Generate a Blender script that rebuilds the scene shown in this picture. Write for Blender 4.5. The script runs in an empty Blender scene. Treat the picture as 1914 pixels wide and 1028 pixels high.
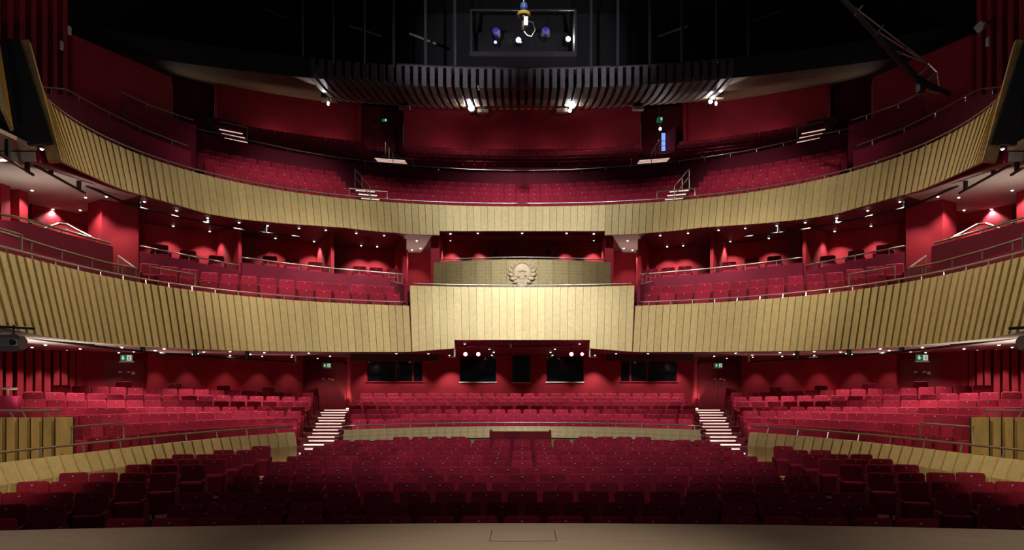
import bpy, bmesh, math, random
import numpy as np
from mathutils import Vector, Matrix
random.seed(7)
sc = bpy.context.scene
COL = sc.collection

# ------------------------------------------------------------------ camera
F, CX, CY, EYE = 1300.0, 976.0, 718.0, 1.6      # focal length and principal point in pixels of a 1914 x 1028 frame
cd = bpy.data.cameras.new('camera')
cd.sensor_width = 36.0
cd.lens = 36.0 * F / 1914.0
cd.shift_x = -(CX - 957.0) / 1914.0
cd.shift_y = (CY - 514.0) / 1914.0
cd.clip_start, cd.clip_end = 0.05, 200
cam = bpy.data.objects.new('camera', cd)
cam.location = (0, 0, EYE)
cam.rotation_euler = (math.radians(90), 0, 0)
COL.objects.link(cam)
sc.camera = cam

# ------------------------------------------------------------------ world, exposure
w = bpy.data.worlds.new('world')
sc.world = w
w.use_nodes = True
w.node_tree.nodes['Background'].inputs[0].default_value = (0.9, 0.85, 1.0, 1)
w.node_tree.nodes['Background'].inputs[1].default_value = 0.022
sc.view_settings.view_transform = 'Standard'
sc.view_settings.look = 'None'
sc.view_settings.exposure = 0.75
sc.view_settings.gamma = 1.0
sc.view_settings.use_curve_mapping = False
try:
    sc.cycles.use_denoising = True
    sc.cycles.max_bounces = 6
    sc.cycles.diffuse_bounces = 3
    sc.cycles.glossy_bounces = 3
    sc.cycles.sample_clamp_indirect = 4
    sc.cycles.caustics_reflective = False
    sc.cycles.caustics_refractive = False
except Exception:
    pass


def aim(o, target):
    d = Vector(target) - Vector(o.location)
    o.rotation_euler = d.to_track_quat('-Z', 'Y').to_euler()


def spot(name, loc, target, watts, deg, blend=0.5, radius=0.1, color=(1, 1, 1), parent=None):
    ld = bpy.data.lights.new(name, 'SPOT')
    ld.energy = watts
    ld.spot_size = math.radians(deg)
    ld.spot_blend = blend
    ld.shadow_soft_size = radius
    ld.color = color
    o = bpy.data.objects.new(name, ld)
    COL.objects.link(o)
    o.location = loc
    aim(o, target)
    if parent is not None:
        o.location = Vector(loc) - parent.location
        o.parent = parent
    return o


WARM = (1.0, 0.93, 0.82)
# unseen front spots; balcony ones inferred from the bright gold, the rest added
WHITE = (1.0, 0.97, 0.92)
GOLDEN = (1.0, 0.84, 0.58)
spot('bridge_lamp', (0.0, 6.0, 17.5), (0, 21.8, 4.2), 9000, 19, 1.0, 0.25, (0.95, 0.98, 1.0))
spot('bridge_lamp', (-4.5, 6.0, 17.0), (-6.0, 20.5, 4.4), 7600, 25, 1.0, 0.25, WARM)
spot('bridge_lamp', (4.5, 6.0, 17.0), (6.0, 20.5, 4.4), 7600, 25, 1.0, 0.25, WARM)
spot('bridge_lamp', (0.0, 5.0, 16.5), (0, 24.6, 7.8), 9000, 27, 1.0, 0.25, (0.97, 0.98, 1.0))
spot('bridge_lamp', (-3.0, 5.0, 16.0), (-7.2, 22.6, 7.4), 5200, 28, 1.0, 0.25, WARM)
spot('bridge_lamp', (3.0, 5.0, 16.0), (7.2, 22.6, 7.4), 5200, 28, 1.0, 0.25, WARM)
for x in (-1, 1):
    spot('bridge_lamp', (x * 5.0, 2.0, 4.5), (x * 3.0, 31.4, 16.9), 9500, 12, 1.0, 0.3, (0.9, 0.9, 1.0))  # added spots brightening the slat noses
for x in (-9.0, 0.0, 9.0):
    spot('bridge_lamp', (x * 0.3, 5.0, 13.0), (x, 29.0 - abs(x) * 0.2, 9.3), 3200, 12.5, 1.0, 0.25, WHITE)  # added spots brightening the gallery cross wall and seats
# added unseen spots raking the balcony sides so panel steps stay dark
spot('ceiling_lamp', (3.5, 19.5, 17.0), (-9.3, 15.4, 3.9), 3500, 37, 1.0, 0.25, GOLDEN)
spot('ceiling_lamp', (-3.5, 19.5, 17.0), (9.3, 15.4, 3.9), 3500, 37, 1.0, 0.25, GOLDEN)
# added low spots brightening the slip soffits and gold side boxes
spot('wing_lamp', (-3.0, 2.0, 1.2), (-11.0, 14.5, 5.6), 420, 38, 1.0, 0.3, WARM)
spot('wing_lamp', (3.0, 2.0, 1.2), (11.0, 14.5, 5.6), 420, 38, 1.0, 0.3, WARM)
spot('wing_lamp', (-4.0, 1.0, 3.2), (-9.6, 14.0, 0.3), 1700, 18, 1.0, 0.2, GOLDEN)
spot('wing_lamp', (4.0, 1.0, 3.2), (9.6, 14.0, 0.3), 1700, 18, 1.0, 0.2, GOLDEN)
spot('bridge_lamp', (0.0, 5.0, 15.0), (0, 19.0, 0.0), 4200, 50, 1.0, 0.4, WHITE)  # added wide spot brightening the stalls
for x in (-5.5, 0.0, 5.5):
    spot('work_lamp', (x, 4.0, 8.0), (x, 5.7, 0), 1000 if x == 0.0 else 520, 42, 1.0, 0.3, (1.0, 0.86, 0.7))  # unseen spots placed to light the stage and miss the seats

# ------------------------------------------------------------------ materials
MATS = {}


def mat(name, color, rough=0.6, metal=0.0, noise=0.0, nscale=8.0, bump=0.0, bscale=60.0, emit=None, estr=0.0,
        rnd=0.0, stretch=None, spec=0.5, sheen=0.0):
    m = bpy.data.materials.new(name)
    m.use_nodes = True
    nt = m.node_tree
    b = nt.nodes['Principled BSDF']
    b.inputs['Roughness'].default_value = rough
    b.inputs['Metallic'].default_value = metal
    b.inputs['Specular IOR Level'].default_value = spec
    if sheen:
        b.inputs['Sheen Weight'].default_value = sheen
        b.inputs['Sheen Tint'].default_value = (min(1, color[0] * 2.2), color[1] * 3 + 0.05, color[2] * 3 + 0.05, 1)
        b.inputs['Sheen Roughness'].default_value = 0.4
    c = (*color, 1)
    b.inputs['Base Color'].default_value = c
    tc = nt.nodes.new('ShaderNodeTexCoord')
    vec = tc.outputs['Object']
    if stretch:
        mp = nt.nodes.new('ShaderNodeMapping')
        mp.inputs['Scale'].default_value = stretch
        nt.links.new(vec, mp.inputs['Vector'])
        vec = mp.outputs['Vector']
    if rnd > 0:
        oj = nt.nodes.new('ShaderNodeObjectInfo')
        va = nt.nodes.new('ShaderNodeVectorMath')
        va.operation = 'MULTIPLY_ADD'
        va.inputs[1].default_value = (37.0, 23.0, 51.0)
        nt.links.new(oj.outputs['Random'], va.inputs[0])
        nt.links.new(vec, va.inputs[2])
        vec = va.outputs[0]
    last = None
    if noise > 0:
        n = nt.nodes.new('ShaderNodeTexNoise')
        n.inputs['Scale'].default_value = nscale
        n.inputs['Detail'].default_value = 4
        nt.links.new(vec, n.inputs['Vector'])
        r = nt.nodes.new('ShaderNodeValToRGB')
        r.color_ramp.elements[0].position = 0.3
        r.color_ramp.elements[1].position = 0.7
        r.color_ramp.elements[0].color = (*[max(0, x * (1 - noise)) for x in color], 1)
        r.color_ramp.elements[1].color = (*[min(1, x * (1 + noise)) for x in color], 1)
        nt.links.new(n.outputs['Fac'], r.inputs['Fac'])
        last = r.outputs['Color']
    if rnd > 0:
        oi = nt.nodes.new('ShaderNodeObjectInfo')
        mr = nt.nodes.new('ShaderNodeMapRange')
        mr.inputs['To Min'].default_value = 1 - rnd
        mr.inputs['To Max'].default_value = 1 + rnd
        nt.links.new(oi.outputs['Random'], mr.inputs['Value'])
        mx = nt.nodes.new('ShaderNodeVectorMath')
        mx.operation = 'SCALE'
        if last is None:
            mx.inputs[0].default_value = color
        else:
            nt.links.new(last, mx.inputs[0])
        nt.links.new(mr.outputs['Result'], mx.inputs['Scale'])
        last = mx.outputs[0]
    if last is not None:
        nt.links.new(last, b.inputs['Base Color'])
    if bump > 0:
        n2 = nt.nodes.new('ShaderNodeTexNoise')
        n2.inputs['Scale'].default_value = bscale
        nt.links.new(vec, n2.inputs['Vector'])
        bp = nt.nodes.new('ShaderNodeBump')
        bp.inputs['Strength'].default_value = bump
        bp.inputs['Distance'].default_value = 0.02
        nt.links.new(n2.outputs['Fac'], bp.inputs['Height'])
        nt.links.new(bp.outputs['Normal'], b.inputs['Normal'])
    if emit:
        b.inputs['Emission Color'].default_value = (*emit, 1)
        b.inputs['Emission Strength'].default_value = estr
    MATS[name] = m
    return m


mat('velvet', (0.27, 0.013, 0.035), 0.9, 0, 0.25, 30, 0.15, 220, rnd=0.22, sheen=0.2, spec=0.2)
mat('velvet_side', (0.15, 0.004, 0.014), 0.85, 0, 0.15, 20, spec=0.25)
mat('wall_red', (0.33, 0.014, 0.028), 0.75, 0, 0.12, 1.6, 0.08, 90, spec=0.3)
mat('maroon', (0.17, 0.004, 0.026), 0.7, 0, 0.12, 2.0, 0.06, 60, spec=0.3)
mat('carpet', (0.12, 0.008, 0.016), 0.95, 0, 0.3, 40, 0.3, 200)
mat('door_red', (0.20, 0.006, 0.014), 0.5, 0, 0.08, 3)
mat('gold', (0.60, 0.465, 0.215), 0.5, 0.2, 0.09, 9, 0.08, 60, rnd=0.07)
mat('gold_warm', (0.62, 0.42, 0.15), 0.5, 0.25, 0.18, 7, 0.10, 50, rnd=0.08, stretch=(1, 1, 0.25))
mat('gold_edge', (0.48, 0.32, 0.14), 0.45, 0.3, 0.25, 5)
mat('brass_crest', (0.52, 0.40, 0.24), 0.5, 0.15, 0.12, 20)
mat('stage_wood', (0.36, 0.27, 0.19), 0.5, 0, 0.10, 3.0, 0.03, 60, stretch=(0.4, 9, 1))
mat('gap_dark', (0.02, 0.015, 0.012), 0.8)
mat('rail', (0.50, 0.42, 0.36), 0.32, 0.75, 0.06, 6)
mat('rail_brown', (0.30, 0.21, 0.14), 0.38, 0.6, 0.06, 6)
mat('chrome', (0.8, 0.8, 0.82), 0.2, 0.9)
mat('brass', (0.75, 0.55, 0.28), 0.3, 0.9)
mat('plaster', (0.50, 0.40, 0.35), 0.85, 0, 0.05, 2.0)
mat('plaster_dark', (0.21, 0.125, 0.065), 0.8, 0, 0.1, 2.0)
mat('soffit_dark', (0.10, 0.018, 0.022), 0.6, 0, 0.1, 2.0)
mat('bulkhead', (0.035, 0.03, 0.04), 0.6, 0, 0.15, 3.0)
mat('slat', (0.20, 0.18, 0.20), 0.55, 0, 0.15, 6.0)
mat('slat_under', (0.24, 0.15, 0.09), 0.6, 0, 0.2, 5.0, stretch=(1, 0.3, 1))
mat('black', (0.010, 0.009, 0.010), 0.7, 0, 0.1, 5)
mat('black_metal', (0.018, 0.017, 0.018), 0.45, 0.3, 0.1, 5)
mat('dark_pipe', (0.09, 0.08, 0.10), 0.5, 0.4, 0.1, 5)
mat('glass', (0.006, 0.006, 0.012), 0.06, 0.0, 0.05, 4, spec=0.5)
mat('lens', (1, 1, 1), 0.4, emit=(1.0, 0.93, 0.85), estr=5)
mat('star', (1, 1, 1), 0.4, emit=(1.0, 0.98, 1.0), estr=90)
mat('red_lamp', (1, 0.1, 0.1), 0.4, emit=(1.0, 0.08, 0.10), estr=20)
mat('blue_lamp', (0.1, 0.1, 1), 0.4, emit=(0.08, 0.08, 1.0), estr=7)
mat('violet_lamp', (0.1, 0.1, 0.4), 0.4, emit=(0.10, 0.05, 0.5), estr=0.12)
mat('strip', (1, 0.9, 0.85), 0.5, emit=(1.0, 0.64, 0.56), estr=0.42)
mat('strip_warm', (1, 0.9, 0.7), 0.5, emit=(1.0, 0.70, 0.30), estr=8.0)
mat('sign_green', (0.01, 0.22, 0.09), 0.4, emit=(0.01, 0.22, 0.09), estr=0.25)
mat('sign_white', (0.8, 0.8, 0.75), 0.4, emit=(0.8, 0.8, 0.7), estr=0.35)
mat('off_white', (0.75, 0.72, 0.66), 0.5)
mat('plate', (0.36, 0.33, 0.30), 0.5)
mat('beige_box', (0.42, 0.33, 0.25), 0.6)
mat('window_blue', (0.1, 0.2, 0.6), 0.3, emit=(0.16, 0.28, 0.75), estr=0.9)
mat('yellow', (0.55, 0.38, 0.05), 0.5)
mat('blue_case', (0.05, 0.10, 0.30), 0.5)


# leaf: gold covered with square leaves (royal box drum, centre barrier)
def leaf_mat(name, k):
    m = mat(name, (0.46 * k, 0.36 * k, 0.17 * k), 0.5, 0.3, 0.3, 18, 0.1, 60)
    nt = m.node_tree
    b = nt.nodes['Principled BSDF']
    tc = nt.nodes.new('ShaderNodeTexCoord')
    br = nt.nodes.new('ShaderNodeTexBrick')
    br.offset = 0.0
    br.inputs['Color1'].default_value = (0.54 * k, 0.41 * k, 0.22 * k * k ** 0.7, 1)
    br.inputs['Color2'].default_value = (0.4 * k, 0.29 * k, 0.15 * k * k ** 0.7, 1)
    br.inputs['Mortar'].default_value = (0.58 * k, 0.45 * k, 0.26 * k * k ** 0.7, 1)
    br.inputs['Scale'].default_value = 1.0
    br.inputs['Mortar Size'].default_value = 0.012
    br.inputs['Brick Width'].default_value = 0.13
    br.inputs['Row Height'].default_value = 0.11
    mp = nt.nodes.new('ShaderNodeMapping')
    mp.inputs['Rotation'].default_value = (math.radians(90), 0, 0)
    nt.links.new(tc.outputs['Object'], mp.inputs['Vector'])
    nt.links.new(mp.outputs['Vector'], br.inputs['Vector'])
    old = b.inputs['Base Color'].links[0].from_socket
    mx = nt.nodes.new('ShaderNodeMixRGB')
    mx.inputs[0].default_value = 0.65
    nt.links.new(old, mx.inputs[1])
    nt.links.new(br.outputs['Color'], mx.inputs[2])
    nt.links.new(mx.outputs[0], b.inputs['Base Color'])


leaf_mat('gold_leaf', 1.0)
leaf_mat('gold_drum', 0.66)

# ------------------------------------------------------------------ helpers
def wloc(o):
    v = Vector(o.location)
    while o.parent:
        o = o.parent
        v += Vector(o.location)
    return v


def mesh_obj(name, verts, faces, material, parent=None, smooth=False, local=False, mats=None, midx=None):
    """one mesh object; verts are world coordinates (parents are never rotated) unless local"""
    vs = np.array(verts, dtype=float)
    if local:
        c = np.zeros(3)
    else:
        c = 0.5 * (vs.min(0) + vs.max(0))
        c[2] = vs[:, 2].min()
    me = bpy.data.meshes.new(name)
    me.from_pydata((vs - c).tolist(), [], faces)
    for mm in (mats or [material]):
        me.materials.append(MATS[mm])
    if midx is not None:
        me.polygons.foreach_set('material_index', midx)
    if smooth:
        me.polygons.foreach_set('use_smooth', [True] * len(me.polygons))
    me.update()
    bm = bmesh.new()
    bm.from_mesh(me)
    bmesh.ops.recalc_face_normals(bm, faces=bm.faces)
    bm.to_mesh(me)
    bm.free()
    o = bpy.data.objects.new(name, me)
    COL.objects.link(o)
    if parent is not None:
        o.parent = parent
        o.location = Vector(c) - (Vector((0, 0, 0)) if local else wloc(parent))
    else:
        o.location = Vector(c)
    return o


def empty(name, loc=(0, 0, 0), rz=0.0, parent=None):
    o = bpy.data.objects.new(name, None)
    o.empty_display_size = 0.2
    COL.objects.link(o)
    o.location = loc
    o.rotation_euler = (0, 0, rz)
    if parent is not None:
        o.parent = parent
    return o


def tag(o, label=None, cat=None, group=None, kind=None):
    if label:
        o['label'] = label
    if cat:
        o['category'] = cat
    if group:
        o['group'] = group
    if kind:
        o['kind'] = kind
    return o


BOXF = [(0, 1, 2, 3), (7, 6, 5, 4), (0, 4, 5, 1), (1, 5, 6, 2), (2, 6, 7, 3), (3, 7, 4, 0)]


def box(x0, x1, y0, y1, z0, z1):
    return [(x0, y0, z0), (x1, y0, z0), (x1, y1, z0), (x0, y1, z0), (x0, y0, z1), (x1, y0, z1), (x1, y1, z1), (x0, y1, z1)]


class MB:
    """collects shapes into one mesh"""
    def __init__(s):
        s.v, s.f, s.m = [], [], []

    def add(s, v, f, m=0):
        n = len(s.v)
        s.v += [tuple(p) for p in v]
        s.f += [tuple(i + n for i in q) for q in f]
        s.m += [m] * len(f)
        return s

    def box(s, x0, x1, y0, y1, z0, z1, m=0):
        return s.add(box(x0, x1, y0, y1, z0, z1), BOXF, m)

    def obox(s, c, size, rz=0.0, rx=0.0, m=0):
        M = Matrix.Rotation(rz, 3, 'Z') @ Matrix.Rotation(rx, 3, 'X')
        a, b_, d = (q / 2 for q in size)
        v = [Vector(c) + M @ Vector(p) for p in box(-a, a, -b_, b_, -d, d)]
        return s.add(v, BOXF, m)

    def tube(s, pts, r, n=6, m=0, closed=False):
        pts = [Vector(p) for p in pts]
        rings = []
        k = len(pts)
        for i, p in enumerate(pts):
            if closed:
                t = pts[(i + 1) % k] - pts[i - 1]
            else:
                t = pts[min(i + 1, k - 1)] - pts[max(i - 1, 0)]
            t.normalize()
            up = Vector((0, 0, 1)) if abs(t.z) < 0.95 else Vector((0, 1, 0))
            a = t.cross(up).normalized()
            b_ = a.cross(t).normalized()
            rr = r[i] if isinstance(r, (list, tuple)) else r
            rings.append([p + a * (rr * math.cos(2 * math.pi * j / n)) + b_ * (rr * math.sin(2 * math.pi * j / n)) for j in range(n)])
        v = [q for R in rings for q in R]
        f = []
        for i in range(k if closed else k - 1):
            for j in range(n):
                a0, a1 = i * n + j, i * n + (j + 1) % n
                b0, b1 = ((i + 1) % k) * n + j, ((i + 1) % k) * n + (j + 1) % n
                f.append((a0, a1, b1, b0))
        if not closed:
            f.append(tuple(range(n - 1, -1, -1)))
            f.append(tuple(range((k - 1) * n, k * n)))
        return s.add(v, f, m)

    def lathe(s, c, prof, n=12, axis='Z', m=0):
        v, f = [], []
        for (r, h) in prof:
            for j in range(n):
                a = 2 * math.pi * j / n
                p = (r * math.cos(a), r * math.sin(a), h)
                if axis == 'Y':
                    p = (p[0], p[2], p[1])
                v.append((c[0] + p[0], c[1] + p[1], c[2] + p[2]))
        for i in range(len(prof) - 1):
            for j in range(n):
                f.append((i * n + j, i * n + (j + 1) % n, (i + 1) * n + (j + 1) % n, (i + 1) * n + j))
        f.append(tuple(range(n - 1, -1, -1)))
        f.append(tuple(range((len(prof) - 1) * n, len(prof) * n)))
        return s.add(v, f, m)

    def build(s, name, material, parent=None, smooth=False, local=False, mats=None):
        return mesh_obj(name, s.v, s.f, material, parent, smooth, local, mats, s.m if mats else None)


def ray_x(px, D):
    return (px - CX) / F * D


def z_at(py, D):
    return EYE + (CY - py) / F * D


def px_of(X, D):
    return CX + F * X / D


class Curve:
    """plan curve r(theta) about (0, yc); theta = 0 at the back of the house, growing towards the stage"""
    def __init__(s, yc, coef):
        s.yc, s.c = yc, coef

    def r(s, th):
        return sum(c * th ** (2 * k) for k, c in enumerate(s.c))

    def P(s, th, d=0.0, side=-1):
        R = s.r(abs(th)) + d
        return (side * R * math.sin(th), s.yc + R * math.cos(th))

    def th(s, px, d=0.0):
        """theta at which the left half, offset d, is seen in column px"""
        a, b = 0.0, 1.6
        for _ in range(50):
            m = 0.5 * (a + b)
            X, D = s.P(m, d)
            if px_of(X, D) > px:
                a = m
            else:
                b = m
        return 0.5 * (a + b)

    def steps(s, t0, t1, step, d=0.0):
        """thetas from t0 to t1 spaced by arc length step"""
        N = 400
        ts = np.linspace(t0, t1, N)
        p = np.array([s.P(t, d) for t in ts])
        L = np.r_[0, np.cumsum(np.hypot(*np.diff(p, axis=0).T))]
        n = max(1, int(round(L[-1] / step)))
        return [float(np.interp(q, L, ts)) for q in np.linspace(0, L[-1], n + 1)]


LOW = Curve(11.5, [10.4895, 1.7443, -2.16, 0.5414])       # lower balcony, top edge of its gold front
UPP = Curve(12.0, [12.1694, 2.5382, -3.023, 0.5902])      # upper balcony
BAR = Curve(11.5, [11.145, -2.4577, 0.6517])              # barrier in front of the raised side stalls


def tz(table, X, D):
    """height of a measured edge at a plan point (left half)"""
    px = px_of(-abs(X), D)
    xs, ys = zip(*table)
    return z_at(float(np.interp(px, xs, ys)), D)


def ring(name, cur, t0, t1, prof, material, side=-1, n=40, parent=None, closed=True, smooth=False, mats=None):
    """sweep a profile [(d, z or function of theta)] along the curve"""
    ts = np.linspace(t0, t1, n + 1)
    v = []
    k = len(prof)
    for t in ts:
        for (d, z) in prof:
            X, D = cur.P(t, d, side)
            v.append((X, D, z(t) if callable(z) else z))
    f = []
    for i in range(n):
        for j in range(k if closed else k - 1):
            a, b = i * k + j, i * k + (j + 1) % k
            f.append((a, b, b + k, a + k))
    if closed:
        f.append(tuple(range(k)))
        f.append(tuple(range(n * k + k - 1, n * k - 1, -1)))
    return mesh_obj(name, v, f, material, parent, smooth)


ORD = ['first', 'second', 'third', 'fourth', 'fifth', 'sixth', 'seventh', 'eighth', 'ninth', 'tenth', 'eleventh', 'twelfth',
       'thirteenth', 'fourteenth', 'fifteenth', 'sixteenth', 'seventeenth', 'eighteenth', 'nineteenth', 'twentieth',
       'twenty-first', 'twenty-second', 'twenty-third', 'twenty-fourth', 'twenty-fifth']
SIDE = {-1: 'left', 1: 'right'}
struct = lambda o, label, cat: tag(o, label, cat, kind='structure')

# ------------------------------------------------------------------ stage
def stage_edge(x):
    return 8.0 - 0.0123 * x * x


xs = np.linspace(-12, 12, 41)
v, f = [], []
for z in (0.0, -0.96):
    v += [(x, stage_edge(x), z) for x in xs] + [(x, -4.0, z) for x in xs]
n = len(xs)
for i in range(n - 1):
    f += [(i, i + 1, n + i + 1, n + i), (2 * n + i, 3 * n + i, 3 * n + i + 1, 2 * n + i + 1),
          (i, 2 * n + i, 2 * n + i + 1, i + 1), (n + i, n + i + 1, 3 * n + i + 1, 3 * n + i)]
f += [(0, n, 3 * n, 2 * n), (n - 1, 3 * n - 1, 4 * n - 1, 2 * n - 1)]
stage = struct(mesh_obj('floor_stage', v, f, 'stage_wood'), 'pale wooden stage floor with curved front edge at the bottom of the picture', 'floor')
m = MB()
for (x0, x1, y0, y1) in ((-0.335, -0.327, 7.08, 7.63), (0.347, 0.355, 7.08, 7.63), (-0.335, 0.355, 7.625, 7.633), (-0.335, 0.355, 7.08, 7.088)):
    m.box(x0, x1, y0, y1, 0.0005, 0.002)
td = m.build('trapdoor_joint', 'gap_dark', stage)
MB().box(-0.325, 0.345, 7.09, 7.623, 0.0005, 0.003).build('trapdoor_panel', 'stage_wood', stage)

# ------------------------------------------------------------------ stalls floor
def stalls_z(D):
    return EYE - 2.55 + 0.0135 * (D - 8.0)


v = [(-11, 7.4, stalls_z(7.4)), (11, 7.4, stalls_z(7.4)), (11, 22.5, stalls_z(22.5)), (-11, 22.5, stalls_z(22.5))]
v += [(a, b, c - 0.3) for a, b, c in v]
floor = struct(mesh_obj('floor', [v[i] for i in (4, 5, 6, 7, 0, 1, 2, 3)], BOXF, 'carpet'), 'dark red carpeted floor beneath the front stalls seats', 'floor')

RC_D = [22.1 + 0.95 * k for k in range(7)]
RC_TOP = [EYE - 1.12 + 0.124 * k for k in range(7)]
SH = 0.88                                                     # height of a seat back above its floor


def aisle_in(D):
    return 5.45 + (D - 19.1) * 0.166


def aisle_out(D):
    return 6.42 + (D - 19.1) * 0.2


def barrier_c(x):
    return 21.1 - 0.072 * x * x


rc = struct(empty('floor_rear', (0, 24, stalls_z(22))), 'stepped maroon carpet tiers under the rear centre stalls', 'floor')
for k, D in enumerate(RC_D):
    z = RC_TOP[k] - SH
    d0, d1 = D - 0.5, D + 0.45
    if k == 0:
        xx = np.linspace(-4.95, 4.95, 15)
        pl = [(x, barrier_c(x) + 0.12) for x in xx] + [(aisle_in(d1) - 0.03, d1), (-aisle_in(d1) + 0.03, d1)]
    else:
        if k == 6:
            d1 = 29.3
        pl = [(-aisle_in(d0) + 0.03, d0), (aisle_in(d0) - 0.03, d0), (aisle_in(d1) - 0.03, d1), (-aisle_in(d1) + 0.03, d1)]
    q = len(pl)
    v = [(x, y, stalls_z(y) - 0.02) for x, y in pl] + [(x, y, z) for x, y in pl]
    mesh_obj('tier', v, [tuple(range(q - 1, -1, -1)), tuple(range(q, 2 * q))] + [(i, (i + 1) % q, q + (i + 1) % q, q + i) for i in range(q)], 'carpet', rc)

# aisle stairs, 17 steps with lit nosings
for s in (-1, 1):
    st = tag(empty('aisle_stairs', (s * 6.0, 19.1, stalls_z(19.1))), 'long flight of aisle steps with glowing nosings on the %s' % SIDE[s], 'stairs')
    for i in range(17):
        D0 = 19.1 + 0.6 * i
        D1 = D0 + 0.6 if i < 16 else 29.28
        z1 = EYE - 2.31 + 0.078 * i
        pl = [(s * aisle_in(D0), D0), (s * aisle_out(D0), D0), (s * aisle_out(D1), D1), (s * aisle_in(D1), D1)]
        stp = mesh_obj('step', [(x, y, stalls_z(19)) for x, y in pl] + [(x, y, z1) for x, y in pl], BOXF, 'carpet', st)
        a, b = aisle_in(D0) + 0.06 + 0.08 * (i % 2), aisle_out(D0) - 0.08 - 0.1 * ((i + 1) % 2)
        x0, x1 = sorted((s * a, s * b))
        MB().box(x0, x1, D0 - 0.025, D0 + 0.06, z1 + 0.001, z1 + 0.008).box(x0, x1, D0 - 0.025, D0 - 0.002, z1 - 0.03, z1 + 0.001).build('light_strip', 'strip', stp)

# ------------------------------------------------------------------ raised side stalls (parterre): rows and tiers
PROW = [
    [(100, 829), (155, 820.7), (191, 814.5), (245, 812), (310, 805), (387, 800), (460, 796), (532, 792)],
    [(60, 801), (145, 797), (218, 793), (296, 789), (371, 785), (443, 783), (546, 780)],
    [(60, 780), (135, 776), (205, 774), (282, 772), (354, 771), (425, 769.4), (558, 768)],
    [(0, 761.5), (66, 761), (187, 761), (335, 761), (565, 760)],
    [(0, 745.5), (101, 747), (217, 748), (323, 748.6), (421, 749), (573, 750)],
    [(0, 729), (79, 733), (157, 735), (228, 737), (332, 738.6), (428, 739.5), (519, 741), (578, 742.6)],
    [(60, 718), (132, 721), (204, 723), (274, 726), (340, 727), (404, 729), (463, 731), (523, 733.5), (579, 734.5)],
    [(60, 708), (150, 710), (232, 713), (327, 716.5), (418, 720), (502, 723), (584, 725.5)],
]
PD = [1.0 + 0.95 * k for k in range(7)] + [7.75]


def pz(k):
    return lambda th: tz(PROW[k], *BAR.P(th, PD[k])) - SH


P_T1 = [BAR.th(70, PD[k]) if k < 3 else BAR.th(-20, PD[k]) for k in range(8)]   # stage end of each tier


def p_T0(d):
    """theta at which the side block meets the aisle, at offset d"""
    a, b = 0.0, 1.2
    for _ in range(40):
        m_ = 0.5 * (a + b)
        X, D = BAR.P(m_, d)
        if abs(X) < aisle_out(max(D, 19.1)) + 0.02:
            a = m_
        else:
            b = m_
    return b


for s in (-1, 1):
    pt = struct(empty('floor_side_tiers', (s * 10, 19, stalls_z(19))), 'stepped maroon tiers under the raised side stalls on the %s' % SIDE[s], 'floor')
    for k in range(8):
        d0, d1 = (0.12 if k == 0 else PD[k] - 0.5), (PD[k] + 0.45 if k < 7 else 9.4)
        zb = stalls_z(19) - 0.02
        ring('tier', BAR, p_T0(PD[k]), 1.5 if k < 7 else 1.25, [(d0, zb), (d0, pz(k)), (d1, pz(k)), (d1, zb)], 'carpet', s, 30, pt)

# ------------------------------------------------------------------ barriers
def wedge(P_far, P_near, levels, t=0.05, proud=0.04):
    """panel between two radial sections; levels = [(d, z_far, z_near)] from top to bottom; near edge stands proud"""
    v = []
    for (th, pr, zi) in ((P_far, 0.0, 1), (P_near, proud, 2)):
        for lv in levels:
            v.append((th, lv[0] - pr, lv[zi]))
        for lv in reversed(levels):
            v.append((th, lv[0] + t, lv[zi]))
    k = 2 * len(levels)
    f = [tuple(range(k)), tuple(range(2 * k - 1, k - 1, -1))]
    for j in range(k):
        f.append((j, (j + 1) % k, k + (j + 1) % k, k + j))
    return v, f


def panels(parent, cur, t_far, t_near, levels, step, material, side, name='gold_panel', proud=0.04, gap=0.004):
    """gold panels, one object each, from the far end to the stage end; levels(th) gives [(d, z)]"""
    ts = cur.steps(t_far, t_near, step)
    for a, b in zip(ts[:-1], ts[1:]):
        g = gap / cur.r(a)
        a2, b2 = a + g, b - g
        la, lb = levels(a2), levels(b2)
        v, f = wedge(a2, b2, [(x[0], x[1], y[1]) for x, y in zip(la, lb)], proud=proud)
        w_ = []
        for th, d, z in v:
            X, D = cur.P(th, d, side)
            w_.append((X, D, z))
        mesh_obj(name, w_, f, material, parent)


def handrail(parent, pts, r=0.028, material='rail', every=0.66, foot=None, name='handrail', back=(0, 0), brk='bracket', lean=0.0):
    """tube along pts with brackets down to foot(i) height"""
    h = MB().tube(pts, r, 6).build(name, material, parent, smooth=True)
    L = 0.0
    nxt = every * 0.5
    if foot is not None:
        for a, b in zip(pts[:-1], pts[1:]):
            a, b = Vector(a), Vector(b)
            seg = (b - a).length
            while L + seg >= nxt:
                p = a.lerp(b, (nxt - L) / seg)
                zf = foot
                q = Vector((p.x + back[0], p.y + back[1], p.z - zf))
                MB().tube([p, q], 0.016, 5).build(brk, 'chrome', h)
                nxt += every
            L += seg
    return h


bz_top = EYE - 1.347


def bar_levels(th):
    X, D = BAR.P(th, -0.1)
    return [(0.0, bz_top), (-0.17, bz_top - 0.36), (-0.10, stalls_z(D) + 0.002)]


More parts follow.
